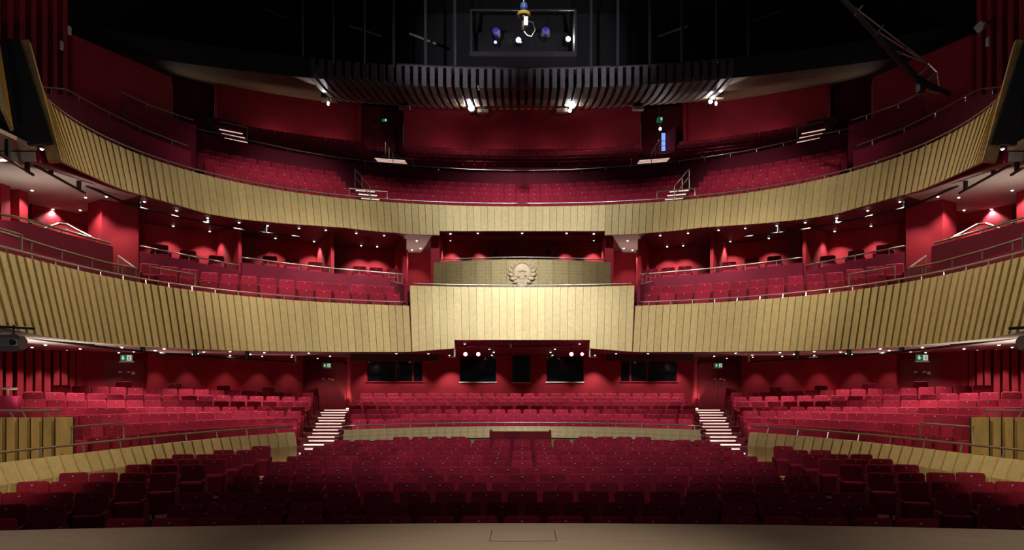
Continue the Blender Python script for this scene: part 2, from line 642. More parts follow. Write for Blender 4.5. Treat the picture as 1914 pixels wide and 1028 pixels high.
T_END = BAR.th(551, 0)
for s in (-1, 1):
    X, D = BAR.P(0.9, 0, s)
    e = tag(empty('barrier_side', (X, D, stalls_z(D))), 'curved gold panelled barrier edging the raised side stalls on the %s' % SIDE[s], 'barrier')
    e.name = 'stalls_barrier'
    panels(e, BAR, T_END, 1.56, bar_levels, 0.30, 'gold', s)
    ring('core', BAR, T_END, 1.56, [(0.05, bz_top - 0.01), (0.05, stalls_z(16)), (0.12, stalls_z(16)), (0.12, bz_top - 0.01)], 'gold_edge', s, 30, e)
    pts = []
    for th in np.linspace(T_END + 0.01, 1.56, 40):
        x, y = BAR.P(th, 0.10, s)
        pts.append((x, y, bz_top + 0.17))
    handrail(e, pts, 0.026, 'rail_brown', 0.95, 0.17, back=(s * -0.06, -0.05))
    # raised rail frame beside the gold side box
    t0, t1 = BAR.th(232, 0.1), BAR.th(133, 0.1)
    fr = []
    for th in np.linspace(t0, t1, 6):
        x, y = BAR.P(th, 0.10, s)
        fr.append((x, y, bz_top + 0.52))
    a = (fr[0][0], fr[0][1], bz_top + 0.17)
    b = (fr[-1][0], fr[-1][1], bz_top + 0.17)
    MB().tube([a] + fr + [b], 0.022, 5).build('rail_frame', 'rail_brown', e)
    # light strip along the foot of the barrier
    ring('light_strip', BAR, T_END + 0.02, 1.2, [(-0.19, stalls_z(16) + 0.06), (-0.19, stalls_z(16) + 0.085), (-0.21, stalls_z(16) + 0.085), (-0.21, stalls_z(16) + 0.06)], 'strip_warm', s, 24, e)

# centre barrier
e = tag(empty('stalls_barrier', (0, 21, stalls_z(21))), 'low gold leaf barrier across the centre stalls behind the red desk', 'barrier')
cz = EYE - 1.276
xs = np.linspace(-4.95, 4.95, 45)
for a, b in zip(xs[:-1], xs[1:]):
    sa, sb = (0.0, 0.012) if b > 0 else (0.012, 0.0)
    v = []
    for x, pr in ((a + 0.002, sa), (b - 0.002, sb)):
        y = barrier_c(x)
        zf = stalls_z(y)
        v += [(x, y - pr, cz), (x, y - 0.13 - pr, cz - 0.33), (x, y - 0.08 - pr, cz - 0.34), (x, y - 0.08 - pr, zf + 0.002), (x, y + 0.06, zf + 0.002), (x, y + 0.06, cz)]
    mesh_obj('gold_panel', v, [(0, 1, 2, 3, 4, 5), (11, 10, 9, 8, 7, 6)] + [(j, (j + 1) % 6, 6 + (j + 1) % 6, 6 + j) for j in range(6)], 'gold_leaf', e)
pts = [(x, barrier_c(x) + 0.05, cz + 0.11) for x in np.linspace(-4.95, 4.95, 31)]
handrail(e, pts, 0.022, 'rail', 0.78, 0.11, back=(0, -0.03))
m = MB().box(-0.95, 0.85, 20.25, 20.3, stalls_z(20.2), EYE - 1.375)
m.box(-0.95, -0.9, 20.3, 20.95, stalls_z(20.2), EYE - 1.375).box(0.8, 0.85, 20.3, 20.95, stalls_z(20.2), EYE - 1.375)
dk = tag(empty('mixing_desk', (-0.05, 20.6, stalls_z(20.3))), 'dark red panelled sound desk enclosure against the centre gold barrier', 'desk')
m.build('enclosure', 'door_red', dk)
MB().box(-0.5, -0.09, 20.225, 20.249, stalls_z(20.2) + 0.01, EYE - 1.38).build('door', 'maroon', dk)
for x in (-0.93, 0.83):
    MB().tube([(x, 20.28, EYE - 1.376), (x, 20.28, EYE - 1.33)], 0.015, 6).build('post', 'black_metal', dk)

# ------------------------------------------------------------------ rear stalls wall with control room windows
def wall_holes(name, x0, x1, z0, z1, y, t, holes, material):
    xx = sorted({x0, x1, *[h[0] for h in holes], *[h[1] for h in holes]})
    zz = sorted({z0, z1, *[h[2] for h in holes], *[h[3] for h in holes]})
    mb = MB()
    for a, b in zip(xx[:-1], xx[1:]):
        for c, d in zip(zz[:-1], zz[1:]):
            cx_, cz_ = (a + b) / 2, (c + d) / 2
            if not any(h[0] < cx_ < h[1] and h[2] < cz_ < h[3] for h in holes):
                mb.box(a, b, y, y + t, c, d)
    return mb.build(name, material)


RW = 29.3
win_px = [(685, 790, 673, 713), (859, 928, 665, 714), (957, 992, 664, 715), (1021, 1091, 665, 714), (1160, 1266, 673, 713)]
holes = [(ray_x(a, RW), ray_x(b, RW), z_at(d, RW), z_at(c, RW)) for a, b, c, d in win_px]
struct(wall_holes('wall_rear', -7.15, 7.15, EYE - 1.5, EYE + 1.5, RW, 0.3, holes, 'wall_red'), 'crimson rear wall of the stalls with dark control room windows', 'wall')
wl = ['wide control room window at the left of the stalls rear wall', 'squarish dark window left of the narrow centre window', 'narrow dark window in the middle of the rear wall',
      'squarish dark window right of the narrow centre window', 'wide control room window at the right of the stalls rear wall']
for i, (x0, x1, z0, z1) in enumerate(holes):
    wd = struct(empty('window_%d' % (i + 1), ((x0 + x1) / 2, RW + 0.1, z0)), wl[i], 'window')
    MB().box(x0, x1, RW + 0.17, RW + 0.18, z0, z1).build('pane', 'glass', wd)
    m = MB()
    for q in ((x0, x0 + 0.03, z0, z1), (x1 - 0.03, x1, z0, z1), (x0, x1, z1 - 0.03, z1)):
        m.box(q[0], q[1], RW + 0.1, RW + 0.168, q[2], q[3])
    m.build('frame', 'door_red', wd)
    MB().box(x0 - 0.02, x1 + 0.02, RW - 0.03, RW + 0.165, z0 - 0.03, z0 + 0.012).build('sill', 'off_white' if i in (1, 2, 3) else 'wall_red', wd)
    if i in (0, 4):
        for q in (0.52, 0.82):
            xm = x0 + (x1 - x0) * (q if i == 0 else 1 - q)
            MB().box(xm - 0.03, xm + 0.03, RW + 0.12, RW + 0.168, z0, z1).build('mullion', 'door_red', wd)

# door recesses beside the centre block, double doors
def double_door(name, cx, cy, z0, wid, hgt, rz, label, n_leaf=2, mm='door_red'):
    d = struct(empty(name, (cx, cy, z0), rz), label, 'door')
    for k in (-1, 1):
        a, b = sorted((k * 0.006, k * wid / 2))
        lf = MB().box(a, b, -0.03, 0.03, 0.005, hgt).build('leaf', mm, d, local=True)
        x = k * 0.13
        MB().tube([(x, -0.03, 0.95), (x, -0.09, 0.97), (x, -0.09, 1.23), (x, -0.03, 1.25)], 0.014, 5).build('pull_handle', 'dark_pipe', lf, local=True)
        MB().box(x - 0.05, x + 0.05, -0.042, -0.031, 1.27, 1.31).build('push_plate', 'chrome', lf, local=True)
    MB().box(0.22, 0.32, -0.042, -0.031, 1.2, 1.3).build('sign_plate', 'brass', d, local=True)
    m_ = MB().box(-wid / 2 - 0.09, -wid / 2 - 0.005, -0.06, 0.05, 0, hgt + 0.09).box(wid / 2 + 0.005, wid / 2 + 0.09, -0.06, 0.05, 0, hgt + 0.09)
    m_.box(-wid / 2 - 0.09, wid / 2 + 0.09, -0.06, 0.05, hgt + 0.005, hgt + 0.09)
    m_.build('frame', mm, d, local=True)
    return d


LZ = EYE - 1.062
for i, s in enumerate((-1, 1)):
    x0, x1 = sorted((s * 7.15, s * 10.8))
    mb = MB().box(x0, x1, 30.2, 30.4, EYE - 1.5, EYE + 1.5)
    a, b = sorted((s * 7.38, s * 7.15))
    mb.box(a, b, 29.9, 30.2, EYE - 1.5, EYE + 1.5)
    struct(mb.build('wall_rear_recess', 'wall_red'), 'red wall of the door recess at the head of the %s aisle stairs' % SIDE[s], 'wall')
    double_door('door_%d' % (i + 1), s * 8.48, 30.16, LZ, 1.55, 1.93, 0, 'dark red double door above the %s aisle stairs' % SIDE[s])
    struct(MB().box(min(s * 7.17, s * 9.6), max(s * 7.17, s * 9.6), 29.29, 30.19, EYE - 1.6, LZ - 0.002).box(min(s * 8.5, s * 9.6), max(s * 8.5, s * 9.6), 27.2, 29.285, EYE - 1.6, LZ - 0.002).build('floor_landing', 'carpet'), 'landing floor behind the %s side stalls' % SIDE[s], 'floor')

# side stalls walls (curved), side doors, fins
TW0 = BAR.th(566, 8.4)
TW1 = BAR.th(276, 8.4)
for i, s in enumerate((-1, 1)):
    struct(ring('wall_side_curved', BAR, TW0, TW1, [(8.4, EYE - 1.6), (8.4, EYE + 1.9), (8.9, EYE + 1.9), (8.9, EYE - 1.6)], 'wall_red', s, 30),
           'curved red wall behind the raised side stalls on the %s' % SIDE[s], 'wall')
    wallside = struct(ring('wall_%s' % SIDE[s], BAR, BAR.th(280, 9.2), 1.45, [(9.25, EYE - 1.6), (9.25, EYE + 2.4), (9.5, EYE + 2.4), (9.5, EYE - 1.6)], 'wall_red', s, 20),
                      'red stalls side wall with vertical fins on the %s' % SIDE[s], 'wall')
    for pxf in (-24, -5, 14, 35, 52, 69, 86, 103, 118, 133, 146):
        th = BAR.th(pxf, 9.0)
        X, D = BAR.P(th, 9.06, s)
        b_ = MB().obox((X, D, EYE + 0.4), (0.17, 0.36, 3.9), rz=s * -th)
        b_.build('fin', 'wall_red', wallside)
    th = BAR.th(231, 9.1)
    X, D = BAR.P(th, 9.12, s)
    fz = z_at(735, D) - 0.55
    struct(MB().obox((X, D, EYE + 0.45), (2.2, 0.12, 4.0), rz=s * -th * 0.7).build('wall_door_panel', 'wall_red'), 'red wall panel around the side door on the %s' % SIDE[s], 'wall')
    double_door('door_%d' % (i + 3), X - s * 0.09 * math.sin(th), D - 0.09 * math.cos(th), fz, 1.5, z_at(676, D) - fz, s * -th * 0.7,
                'dark red double door behind the raised side stalls on the %s' % SIDE[s])

# exit signs
def exit_sign(px, py, D, label, arrow_left):
    X = ray_x(px, D)
    z = z_at(py, D)
    e_ = tag(empty('exit_sign', (X, D, z - 0.1)), label, 'exit sign')
    MB().box(X - 0.17, X + 0.17, D, D + 0.03, z - 0.09, z + 0.09).build('panel', 'sign_green', e_)
    MB().box(X - 0.19, X + 0.19, D - 0.02, D + 0.05, z - 0.125, z - 0.09).build('light_box', 'off_white', e_)
    # arrow pointing down
    ax = X - 0.09
    y = D - 0.012
    v = [(ax - 0.02, z + 0.06), (ax + 0.02, z + 0.06), (ax + 0.02, z), (ax + 0.055, z), (ax, z - 0.06), (ax - 0.055, z), (ax - 0.02, z)]
    vv = [(a, y, b) for a, b in v] + [(a, y + 0.01, b) for a, b in v]
    mesh_obj('arrow', vv, [tuple(range(7)), tuple(range(13, 6, -1))] + [(j, (j + 1) % 7, 7 + (j + 1) % 7, 7 + j) for j in range(7)], 'sign_white', e_)
    # door outline with running figure
    dx = X + 0.085
    MB().box(dx - 0.06, dx + 0.06, D - 0.012, D - 0.002, z - 0.075, z + 0.075).build('door_pictogram', 'sign_white', e_)
    m_ = MB()
    for p, q, r in (((0, 0.02), (0, -0.02), 0.012), ((0, -0.02), (0.028, -0.06), 0.008), ((0, -0.02), (-0.03, -0.05), 0.008), ((0, 0.015), (0.03, 0.0), 0.007), ((0, 0.015), (-0.03, 0.02), 0.007)):
        m_.tube([(dx + p[0], D - 0.014, z + p[1]), (dx + q[0], D - 0.014, z + q[1])], r, 5)
    m_.lathe((dx + 0.008, D - 0.016, z + 0.045), [(0.014, 0), (0.014, 0.006)], 8, 'Y')
    m_.build('running_figure', 'sign_green', e_)
    MB().tube([(X, D + 0.015, z + 0.09), (X, D + 0.015, z + 0.3)], 0.008, 5).build('hanger', 'dark_pipe', e_)


exit_sign(611, 683, 29.6, 'green exit sign above the door of the left aisle stairs', True)
exit_sign(1343, 683, 29.6, 'green exit sign above the door of the right aisle stairs', False)
exit_sign(236, 669, 19.6, 'green exit sign above the left side door', True)
exit_sign(1724, 668.5, 19.6, 'green exit sign above the right side door', False)

# ------------------------------------------------------------------ lower balcony (circle)
LT = EYE + 2.43
LC = EYE + 3.06
LOWB = [(-60, 600), (0, 611.7), (43, 620.4), (97, 631), (165, 639), (251, 646.7), (330, 651), (438, 655.5), (640, 658), (764, 658), (850, 651)]
T_NOTCH = LOW.th(850, -0.42)
T_RAISE = LOW.th(766, 0.0)
LBD = -0.42


def low_side(th):
    return [(0.0, LT), (LBD, tz(LOWB, *LOW.P(th, LBD)))]


def low_mid(th):
    return [(0.0, LC), (LBD, tz(LOWB, *LOW.P(th, LBD)))]


def low_notch(th):
    X, D = LOW.P(th, LBD)
    return [(0.0, LC), (LBD * 0.75, z_at(635, D))]


balc = tag(empty('balcony', (0, 21, LT - 1.4)), 'lower balcony with tall gold panelled front and raised centre section', 'balcony')
for s in (-1, 1):
    panels(balc, LOW, 0.0, T_NOTCH, low_notch, 0.235, 'gold', s, proud=0.012)
    panels(balc, LOW, T_NOTCH, T_RAISE, low_mid, 0.235, 'gold', s, proud=0.014)
    panels(balc, LOW, T_RAISE + 0.002, 1.56, low_side, 0.217, 'gold', s, proud=0.045, gap=0.006)
    ring('front_core', LOW, T_RAISE, 1.56, [(0.06, LT - 0.005), (LBD + 0.06, lambda t: low_side(t)[1][1] + 0.01), (LBD + 0.16, lambda t: low_side(t)[1][1] + 0.01), (0.14, LT - 0.005)], 'maroon', s, 50, balc)
    ring('front_core', LOW, T_NOTCH, T_RAISE, [(0.06, LC - 0.005), (LBD + 0.06, lambda t: low_mid(t)[1][1] + 0.01), (LBD + 0.16, lambda t: low_mid(t)[1][1] + 0.01), (0.14, LC - 0.005)], 'maroon', s, 8, balc)
    ring('front_core', LOW, 0.0, T_NOTCH, [(0.06, LC - 0.005), (LBD * 0.75 + 0.06, lambda t: low_notch(t)[1][1] + 0.01), (LBD * 0.75 + 0.16, lambda t: low_notch(t)[1][1] + 0.01), (0.14, LC - 0.005)], 'maroon', s, 8, balc)
    pts = [(*LOW.P(t, 0.10, s), LT + 0.12) for t in np.linspace(T_RAISE + 0.01, 1.56, 70)]
    handrail(balc, pts, 0.026, 'rail_brown' if False else 'rail', 0.66, 0.12, back=(s * -0.03, -0.04))
    # raised rail frames at the gangways
    for a, b in ((364.5, 279), (40, -20)):
        fr = [(*LOW.P(t, 0.10, s), LT + 0.45) for t in np.linspace(LOW.th(a, 0.1), LOW.th(b, 0.1), 6)]
        q0, q1 = (*fr[0][:2], LT + 0.12), (*fr[-1][:2], LT + 0.12)
        MB().tube([q0] + fr + [q1], 0.022, 5).build('rail_frame', 'rail', balc)
pts = [(*LOW.P(abs(t), 0.10, -1 if t < 0 else 1), LC + 0.08) for t in np.linspace(-T_RAISE + 0.01, T_RAISE - 0.01, 31)]
handrail(balc, pts, 0.024, 'rail', 0.7, 0.09, back=(0, -0.03))

CR1 = [(240, 502), (314, 513), (352, 518.7), (390, 524.5), (427, 527.5), (465.7, 530), (501.7, 533), (536.7, 536), (572, 540), (605, 542), (640, 544), (673, 546), (706, 547), (738.5, 549)]
CR2 = [(240, 487), (280, 493), (317, 498), (355, 503), (392, 509), (430, 512.5), (465.7, 516), (501, 520), (536, 523), (569, 525.5), (602.6, 528.4), (635, 530), (669, 532), (701.5, 534), (733, 535.6)]
CD1, CD2 = 0.95, 1.95
cz1 = lambda th: tz(CR1, *LOW.P(th, CD1)) - SH
cz2 = lambda th: tz(CR2, *LOW.P(th, CD2)) - SH
BXF = EYE + 2.95                                              # base of the box walls
BXC = [(240, 446), (299, 457), (352, 468), (405, 478), (505, 478.5), (547, 483.6), (589, 490), (672, 497.7), (703, 500), (735, 502.7)]
bxz = lambda th: tz(BXC, *LOW.P(th, 3.6)) - SH
for s in (-1, 1):
    e = struct(empty('floor_circle', (s * 8, 19, LT - 0.6)), 'maroon tiers of the lower balcony on the %s' % SIDE[s], 'floor')
    zb = LT - 0.9
    T1 = 1.56
    ring('tier', LOW, T_RAISE + 0.01, T1, [(0.15, zb), (0.15, cz1), (1.45, cz1), (1.45, zb)], 'carpet', s, 40, e)
    ring('tier', LOW, T_RAISE + 0.01, T1, [(1.46, zb), (1.46, cz2), (2.84, cz2), (2.84, zb)], 'carpet', s, 40, e)
    ring('tier', LOW, T_RAISE + 0.01, T1, [(2.86, zb), (2.86, bxz), (5.6, bxz), (5.6, zb)], 'carpet', s, 40, e)
# floor of the centre section
e = struct(ring('floor_royal', LOW, 0, T_RAISE, [(0.15, LC - 0.5), (0.15, LC - 0.15), (5.6, LC - 0.15), (5.6, LC - 0.5)], 'carpet', 1, 16), 'floor of the raised centre section of the lower balcony, right half', 'floor')
e = struct(ring('floor_royal', LOW, 0, T_RAISE, [(0.15, LC - 0.5), (0.15, LC - 0.15), (5.6, LC - 0.15), (5.6, LC - 0.5)], 'carpet', -1, 16), 'floor of the raised centre section of the lower balcony, left half', 'floor')

# box parapets with rails
BX1 = [(255, 469), (261, 470), (449, 506), (460, 508)]
BX2 = [(445, 489), (452, 490.5), (540, 502), (625.6, 511), (756, 521.6)]
for s in (-1, 1):
    for nm, tab, a, b, dr in (('outer', BX1, 449, 261, 8.5), ('inner', BX2, 757, 452, 8.5)):
        top = lambda th, tab=tab: tz(tab, *LOW.P(th, 2.85))
        e = tag(empty('box_parapet', (*LOW.P(LOW.th((a + b) / 2, 2.9), 2.9, s), BXF)), 'maroon box front with handrail, %s one on the %s above the circle seats' % (nm, SIDE[s]), 'parapet')
        ring('panel', LOW, LOW.th(a, 2.85), LOW.th(b, 2.85), [(2.85, cz2), (2.85, top), (2.95, top), (2.95, cz2)], 'maroon', s, 16, e)
        pts = [(*LOW.P(t, 2.9, s), top(t) + 0.17) for t in np.linspace(LOW.th(a - 3, 2.9), LOW.th(b, 2.9), 18)]
        handrail(e, pts, 0.026, 'rail', 1.0, 0.17)
    # radial partitions between boxes
    for i, pxp in enumerate((449, 622, 757)):
        th = LOW.th(pxp, 2.96)
        v = []
        for d, w_ in ((2.97, 0.05), (4.95, 0.10)):
            for sg in (-1, 1):
                X, D = LOW.P(th + sg * w_ / 13.0, d, s)
                v.append((X, D))
        zt = EYE + 5.2
        vv = [(x, y, BXF) for x, y in (v[0], v[1], v[3], v[2])] + [(x, y, zt) for x, y in (v[0], v[1], v[3], v[2])]
        struct(mesh_obj('wall_box_partition', vv, BOXF, 'wall_red'), 'tall red partition, %s from the left outer wall, between the %s boxes' % (ORD[i], SIDE[s]) if s < 0 else
               'tall red partition, %s from the right outer wall, between the right boxes' % ORD[i], 'wall')
    # column
    a, b = LOW.th(259, 2.86), LOW.th(190, 2.86)
    struct(ring('wall_column', LOW, a, b, [(2.86, BXF - 0.4), (2.86, EYE + 5.2), (3.6, EYE + 5.2), (3.6, BXF - 0.4)], 'wall_red', s, 8), 'wide red pier between the boxes and the slips on the %s' % SIDE[s], 'wall')
    # rear wall of boxes and slips
    struct(ring('wall_box_rear', LOW, LOW.th(763, 5.0), LOW.th(60, 5.0), [(5.0, BXF - 0.4), (5.0, EYE + 5.4), (5.2, EYE + 5.4), (5.2, BXF - 0.4)], 'wall_red', s, 40), 'curved red rear wall of the %s boxes' % SIDE[s], 'wall')
    sw = struct(MB().box(min(s * 12.95, s * 13.1), max(s * 12.95, s * 13.1), 12.0, 18.0, EYE + 1.5, EYE + 5.4).build('wall_slips', 'wall_red'), 'red side wall behind the %s slips with vertical fins' % SIDE[s], 'wall')
    for k in range(9):
        D = 17.6 - 0.62 * k
        a, b = sorted((s * 12.94, s * 12.72))
        MB().box(a, b, D, D + 0.3, EYE + 1.5, EYE + 5.4).build('fin', 'wall_red', sw)
    # box doors
    for i, (pa, pb, yt) in enumerate(((478, 455, 433), (648, 627, 459))):
        ta, tb = LOW.th(pa, 4.95), LOW.th(pb, 4.95)
        D = LOW.P(ta, 4.95)[1]
        dd = struct(empty('door_%d' % (5 + i + (0 if s < 0 else 2)), (*LOW.P((ta + tb) / 2, 4.95, s), BXF)), 'dark door at the back of the %s boxes, %s' % (SIDE[s], ('nearest the wide pier', 'nearest the royal box')[i]), 'door')
        ring('leaf', LOW, ta, tb, [(4.93, BXF), (4.93, z_at(yt, D)), (4.98, z_at(yt, D)), (4.98, BXF)], 'door_red', s, 2, dd)
    # slip parapet and rails near the stage
    SLP = [(-60, 398), (0, 411), (35, 413), (208, 460), (215, 462)]
    SLR = [(-60, 390), (0, 401), (26, 404), (210, 456)]
    SL2 = [(-60, 417), (0, 433), (42, 446), (110, 467), (199, 491), (256, 502)]
    top = lambda th: tz(SLP, *LOW.P(th, 1.9))
    e = tag(empty('slip_parapet', (*LOW.P(1.2, 1.9, s), LT)), 'maroon slip box front with bronze handrail on the %s near the stage' % SIDE[s], 'parapet')
    ta, tb = LOW.th(208, 1.9), LOW.th(-30, 1.9)
    ring('panel', LOW, ta, tb, [(1.9, cz1), (1.9, top), (2.0, top), (2.0, cz1)], 'maroon', s, 16, e)
    ring('end_panel', LOW, ta - 0.004, ta + 0.004, [(1.9, cz1), (1.9, top), (2.85, top), (2.85, cz1)], 'maroon', s, 1, e)
    pts = [(*LOW.P(t, 1.95, s), tz(SLR, *LOW.P(t, 1.95))) for t in np.linspace(ta, tb, 18)]
    handrail(e, pts, 0.03, 'rail_brown', 0.9, 0.2)
    e = tag(empty('slip_rail', (*LOW.P(1.1, 0.9, s), LT)), 'low bronze rail on posts in front of the slips on the %s' % SIDE[s], 'railing')
    pts = [(*LOW.P(t, 0.9, s), tz(SL2, *LOW.P(t, 0.9))) for t in np.linspace(LOW.th(256, 0.9), LOW.th(-30, 0.9), 20)]
    handrail(e, pts, 0.028, 'rail_brown', 0.85, 0.2)
    ring('kerb', LOW, LOW.th(256, 0.9), LOW.th(-30, 0.9), [(0.87, cz1), (0.87, lambda t: tz(SL2, *LOW.P(t, 0.9)) - 0.19), (0.95, lambda t: tz(SL2, *LOW.P(t, 0.9)) - 0.19), (0.95, cz1)], 'maroon', s, 20, e)
    # stair rail by the pier
    th = LOW.th(240, 2.2)
    X, D = LOW.P(th, 2.2, s)
    p0 = (ray_x(221, D) * -s, D, z_at(478, D))
    p1 = (ray_x(254, D - 0.5) * -s, D - 0.5, z_at(502, D - 0.5))
    e = tag(empty('stair_rail', p1), 'short sloping metal stair rail beside the %s pier' % SIDE[s], 'railing')
    MB().tube([p0, p1], 0.024, 6).build('handrail', 'rail', e)
    MB().tube([p0, (p0[0], p0[1], cz2(th))], 0.015, 5).build('post', 'rail', e)
    MB().tube([p1, (p1[0], p1[1], cz2(th))], 0.015, 5).build('post', 'rail', e)
    # crossed rails at the head of the slip stairs
    e0 = LOW.P(LOW.th(110, 3.2), 3.2)
    D = e0[1]
    e = tag(empty('stair_rail', (s * -e0[0] * -1, D, BXF)), 'bent pale stair rail behind the %s slip box front' % SIDE[s], 'railing')
    P3 = [(ray_x(a, D) * -s, D + o_, z_at(b, D)) for a, b, o_ in ((84, 427, 0), (105, 416, 0.1), (116, 416, 0.2), (133, 427, 0.35), (147, 435, 0.5))]
    h = MB().tube(P3, 0.03, 6).build('handrail', 'rail', e)
    for q in (0, 2, 4):
        MB().tube([P3[q], (P3[q][0], P3[q][1], BXF)], 0.016, 5).build('post', 'rail', e)
    # cheek wall of the raised centre
    th = T_RAISE + 0.004
    v = []
    for d in (0.12, 2.9):
        for t in (th, th + 0.010):
            X, D = LOW.P(t, d, s)
            v.append((X, D, cz1(th)))
    top_ = [(v[0][2] * 0 + LC + 0.02), LC + 0.02, LC + 0.55, LC + 0.55]
    vv = [v[0], v[1], v[3], v[2]] + [(v[i][0], v[i][1], z) for i, z in ((0, LC + 0.02), (1, LC + 0.02), (3, LC + 0.55), (2, LC + 0.55))]
    struct(mesh_obj('wall_cheek', vv, BOXF, 'maroon'), 'maroon cheek wall beside the raised balcony centre on the %s' % SIDE[s], 'wall')
    e = tag(empty('stair_rail', (v[2][0], v[2][1], LC + 0.5)), 'little curved metal rail on the %s cheek wall of the balcony centre' % SIDE[s], 'railing')
    a = Vector((v[0][0], v[0][1], LC + 0.30))
    b = Vector((v[2][0], v[2][1], LC + 0.78))
    MB().tube([a.lerp(b, 0.35), a.lerp(b, 0.7) + Vector((0, 0, 0.05)), b], 0.02, 5).build('handrail', 'chrome', e)
    for q in (0.38, 0.7, 0.97):
        p = a.lerp(b, q)
        MB().tube([p + Vector((0, 0, 0.02)), p - Vector((0, 0, 0.32))], 0.013, 5).build('post', 'chrome', e)

# ------------------------------------------------------------------ royal box
ZF = LC - 0.15
bw = struct(MB().box(-3.0, 3.0, 25.4, 25.6, ZF, EYE + 5.4).build('wall_royal_rear', 'wall_red'), 'red rear wall of the royal box', 'wall')
double_door('door_9', 0.0, 25.34, ZF, 1.7, EYE + 4.75 - ZF, 0, 'dark double door at the back of the royal box')
for x0, x1 in ((-1.2, -1.06), (1.06, 1.2)):
    MB().box(x0, x1, 25.25, 25.4, ZF, EYE + 5.2).build('pilaster', 'door_red', bw)
for s in (-1, 1):
    a, b = sorted((s * 2.88, s * 3.18))
    struct(MB().box(a, b, 24.2, 27.0, ZF, EYE + 5.4).build('wall_royal_pier', 'wall_red'), 'slim red pier at the %s end of the royal box' % SIDE[s], 'wall')
    a, b = sorted((s * 3.18, s * 4.6))
    struct(MB().box(a, b, 27.0, 27.2, ZF, EYE + 5.4).build('wall_passage', 'wall_red'), 'red end wall of the passage on the %s of the royal box' % SIDE[s], 'wall')
R0, XC = 8.1, 3.06
yc = 23.4 + R0
amax = math.asin(XC / R0)
dr = tag(empty('royal_box_front', (0, 23.6, ZF)), 'curved gold leaf front of the royal box with crest', 'balcony')
zt = EYE + 4.2
ang = np.linspace(-amax, amax, 13)
for a, b in zip(ang[:-1], ang[1:]):
    a2, b2 = a + 0.0006, b - 0.0006
    v = []
    for z in (ZF, zt):
        for t, r in ((a2, R0), (b2, R0), (b2, R0 - 0.1), (a2, R0 - 0.1)):
            v.append((r * math.sin(t), yc - r * math.cos(t), z))
    mesh_obj('gold_panel', v, BOXF, 'gold_drum', dr)
pts = [((R0 - 0.05) * math.sin(t), yc - (R0 - 0.05) * math.cos(t), zt + 0.08) for t in np.linspace(-amax * 0.96, amax * 0.96, 25)]
handrail(dr, pts, 0.022, 'rail', 0.95, 0.09)
# crest: shield disc in a wreath of leaves, standing on a scroll
y0 = 23.4
cr = Vector((0.0, y0, EYE + 3.83))
cz0 = z_at(508, y0)
m = MB().lathe((0, y0 - 0.07, cz0), [(0.285, 0.065), (0.285, 0.02), (0.25, 0.0), (0.05, -0.012)], 24, 'Y')
disc = m.build('crest', 'brass_crest', dr)
m = MB()
m.tube([(0.30 * math.sin(t), y0 - 0.05, cz0 + 0.30 * math.cos(t)) for t in np.linspace(0, 2 * math.pi, 24, endpoint=False)], 0.03, 5, closed=True)
m.build('ring', 'brass_crest', disc)


def leaf(px_, pz_, ang_, ln, wd):
    c, s_ = math.cos(ang_), math.sin(ang_)
    out = []
    for u, q, h in ((0, 0.12, 0.0), (0.35, 0.5, 0.02), (0.7, 0.38, 0.02), (1.0, 0.02, 0.0)):
        for k in (-1, 0, 1):
            a_, b_ = u * ln, k * q * wd
            out.append((px_ + a_ * c - b_ * s_, y0 - 0.03 - h - (0.02 if k == 0 else 0.0), pz_ + a_ * s_ + b_ * c))
    fs = []
    for i_ in range(3):
        for j_ in range(2):
            a_ = i_ * 3 + j_
            fs.append((a_, a_ + 1, a_ + 4, a_ + 3))
    n_ = len(out)
    back = [(x, y0 - 0.002, z) for x, y, z in out]
    fs2 = [tuple(reversed([q + n_ for q in f_])) for f_ in fs]
    rim = [0, 3, 6, 9, 10, 11, 8, 5, 2, 1]
    side = [(rim[i_], rim[(i_ + 1) % 10], rim[(i_ + 1) % 10] + n_, rim[i_] + n_) for i_ in range(10)]
    return out + back, fs + fs2 + side


for s in (-1, 1):
    for k in range(7):
        t = math.radians(188 - 22 * k)               # up the side of the wreath
        bx, bz = 0.31 * math.sin(t) * s, cz0 + 0.31 * math.cos(t)
        an = math.pi / 2 - t + math.radians(58) if s > 0 else math.pi / 2 + t - math.radians(58)
        v, f = leaf(bx, bz, an, 0.26, 0.12)
        mesh_obj('leaf', v, f, 'brass_crest', disc)
m = MB()
for x, z, r in ((-0.12, -0.16, 0.05), (0.0, 0.06, 0.09), (0.11, -0.13, 0.05), (-0.07, 0.02, 0.06), (0.07, 0.02, 0.06)):
    m.lathe((x, y0 - 0.10, cz0 + z), [(r, 0.02), (r * 0.7, 0.0), (r * 0.2, -0.01)], 8, 'Y')
m.add([(-0.13, y0 - 0.1, cz0 + 0.02), (0.13, y0 - 0.1, cz0 + 0.02), (0.0, y0 - 0.1, cz0 + 0.2), (-0.13, y0 - 0.07, cz0 + 0.02), (0.13, y0 - 0.07, cz0 + 0.02), (0.0, y0 - 0.07, cz0 + 0.2)],
      [(0, 1, 2), (5, 4, 3), (0, 3, 4, 1), (1, 4, 5, 2), (2, 5, 3, 0)])
m.build('shield_relief', 'brass_crest', disc)
m = MB()
for k, (hw, z) in enumerate(((0.20, -0.30), (0.16, -0.38), (0.11, -0.46), (0.06, -0.52))):
    m.box(-hw, hw, y0 - 0.07 + 0.008 * k, y0 - 0.002, cz0 + z - 0.06, cz0 + z + 0.03)
m.build('scroll', 'brass_crest', disc)

# ------------------------------------------------------------------ soffits (undersides of the balconies)
def soffit(name, cur, t0, t1, zin, d_in, d_out, zout, material, side, label, n=24):
    return struct(ring(name, cur, t0, t1, [(d_in, zin), (d_out, zout), (d_out, lambda t: zout + 0.2), (d_in, lambda t: zin(t) + 0.2)], material, side, n), label, 'ceiling')


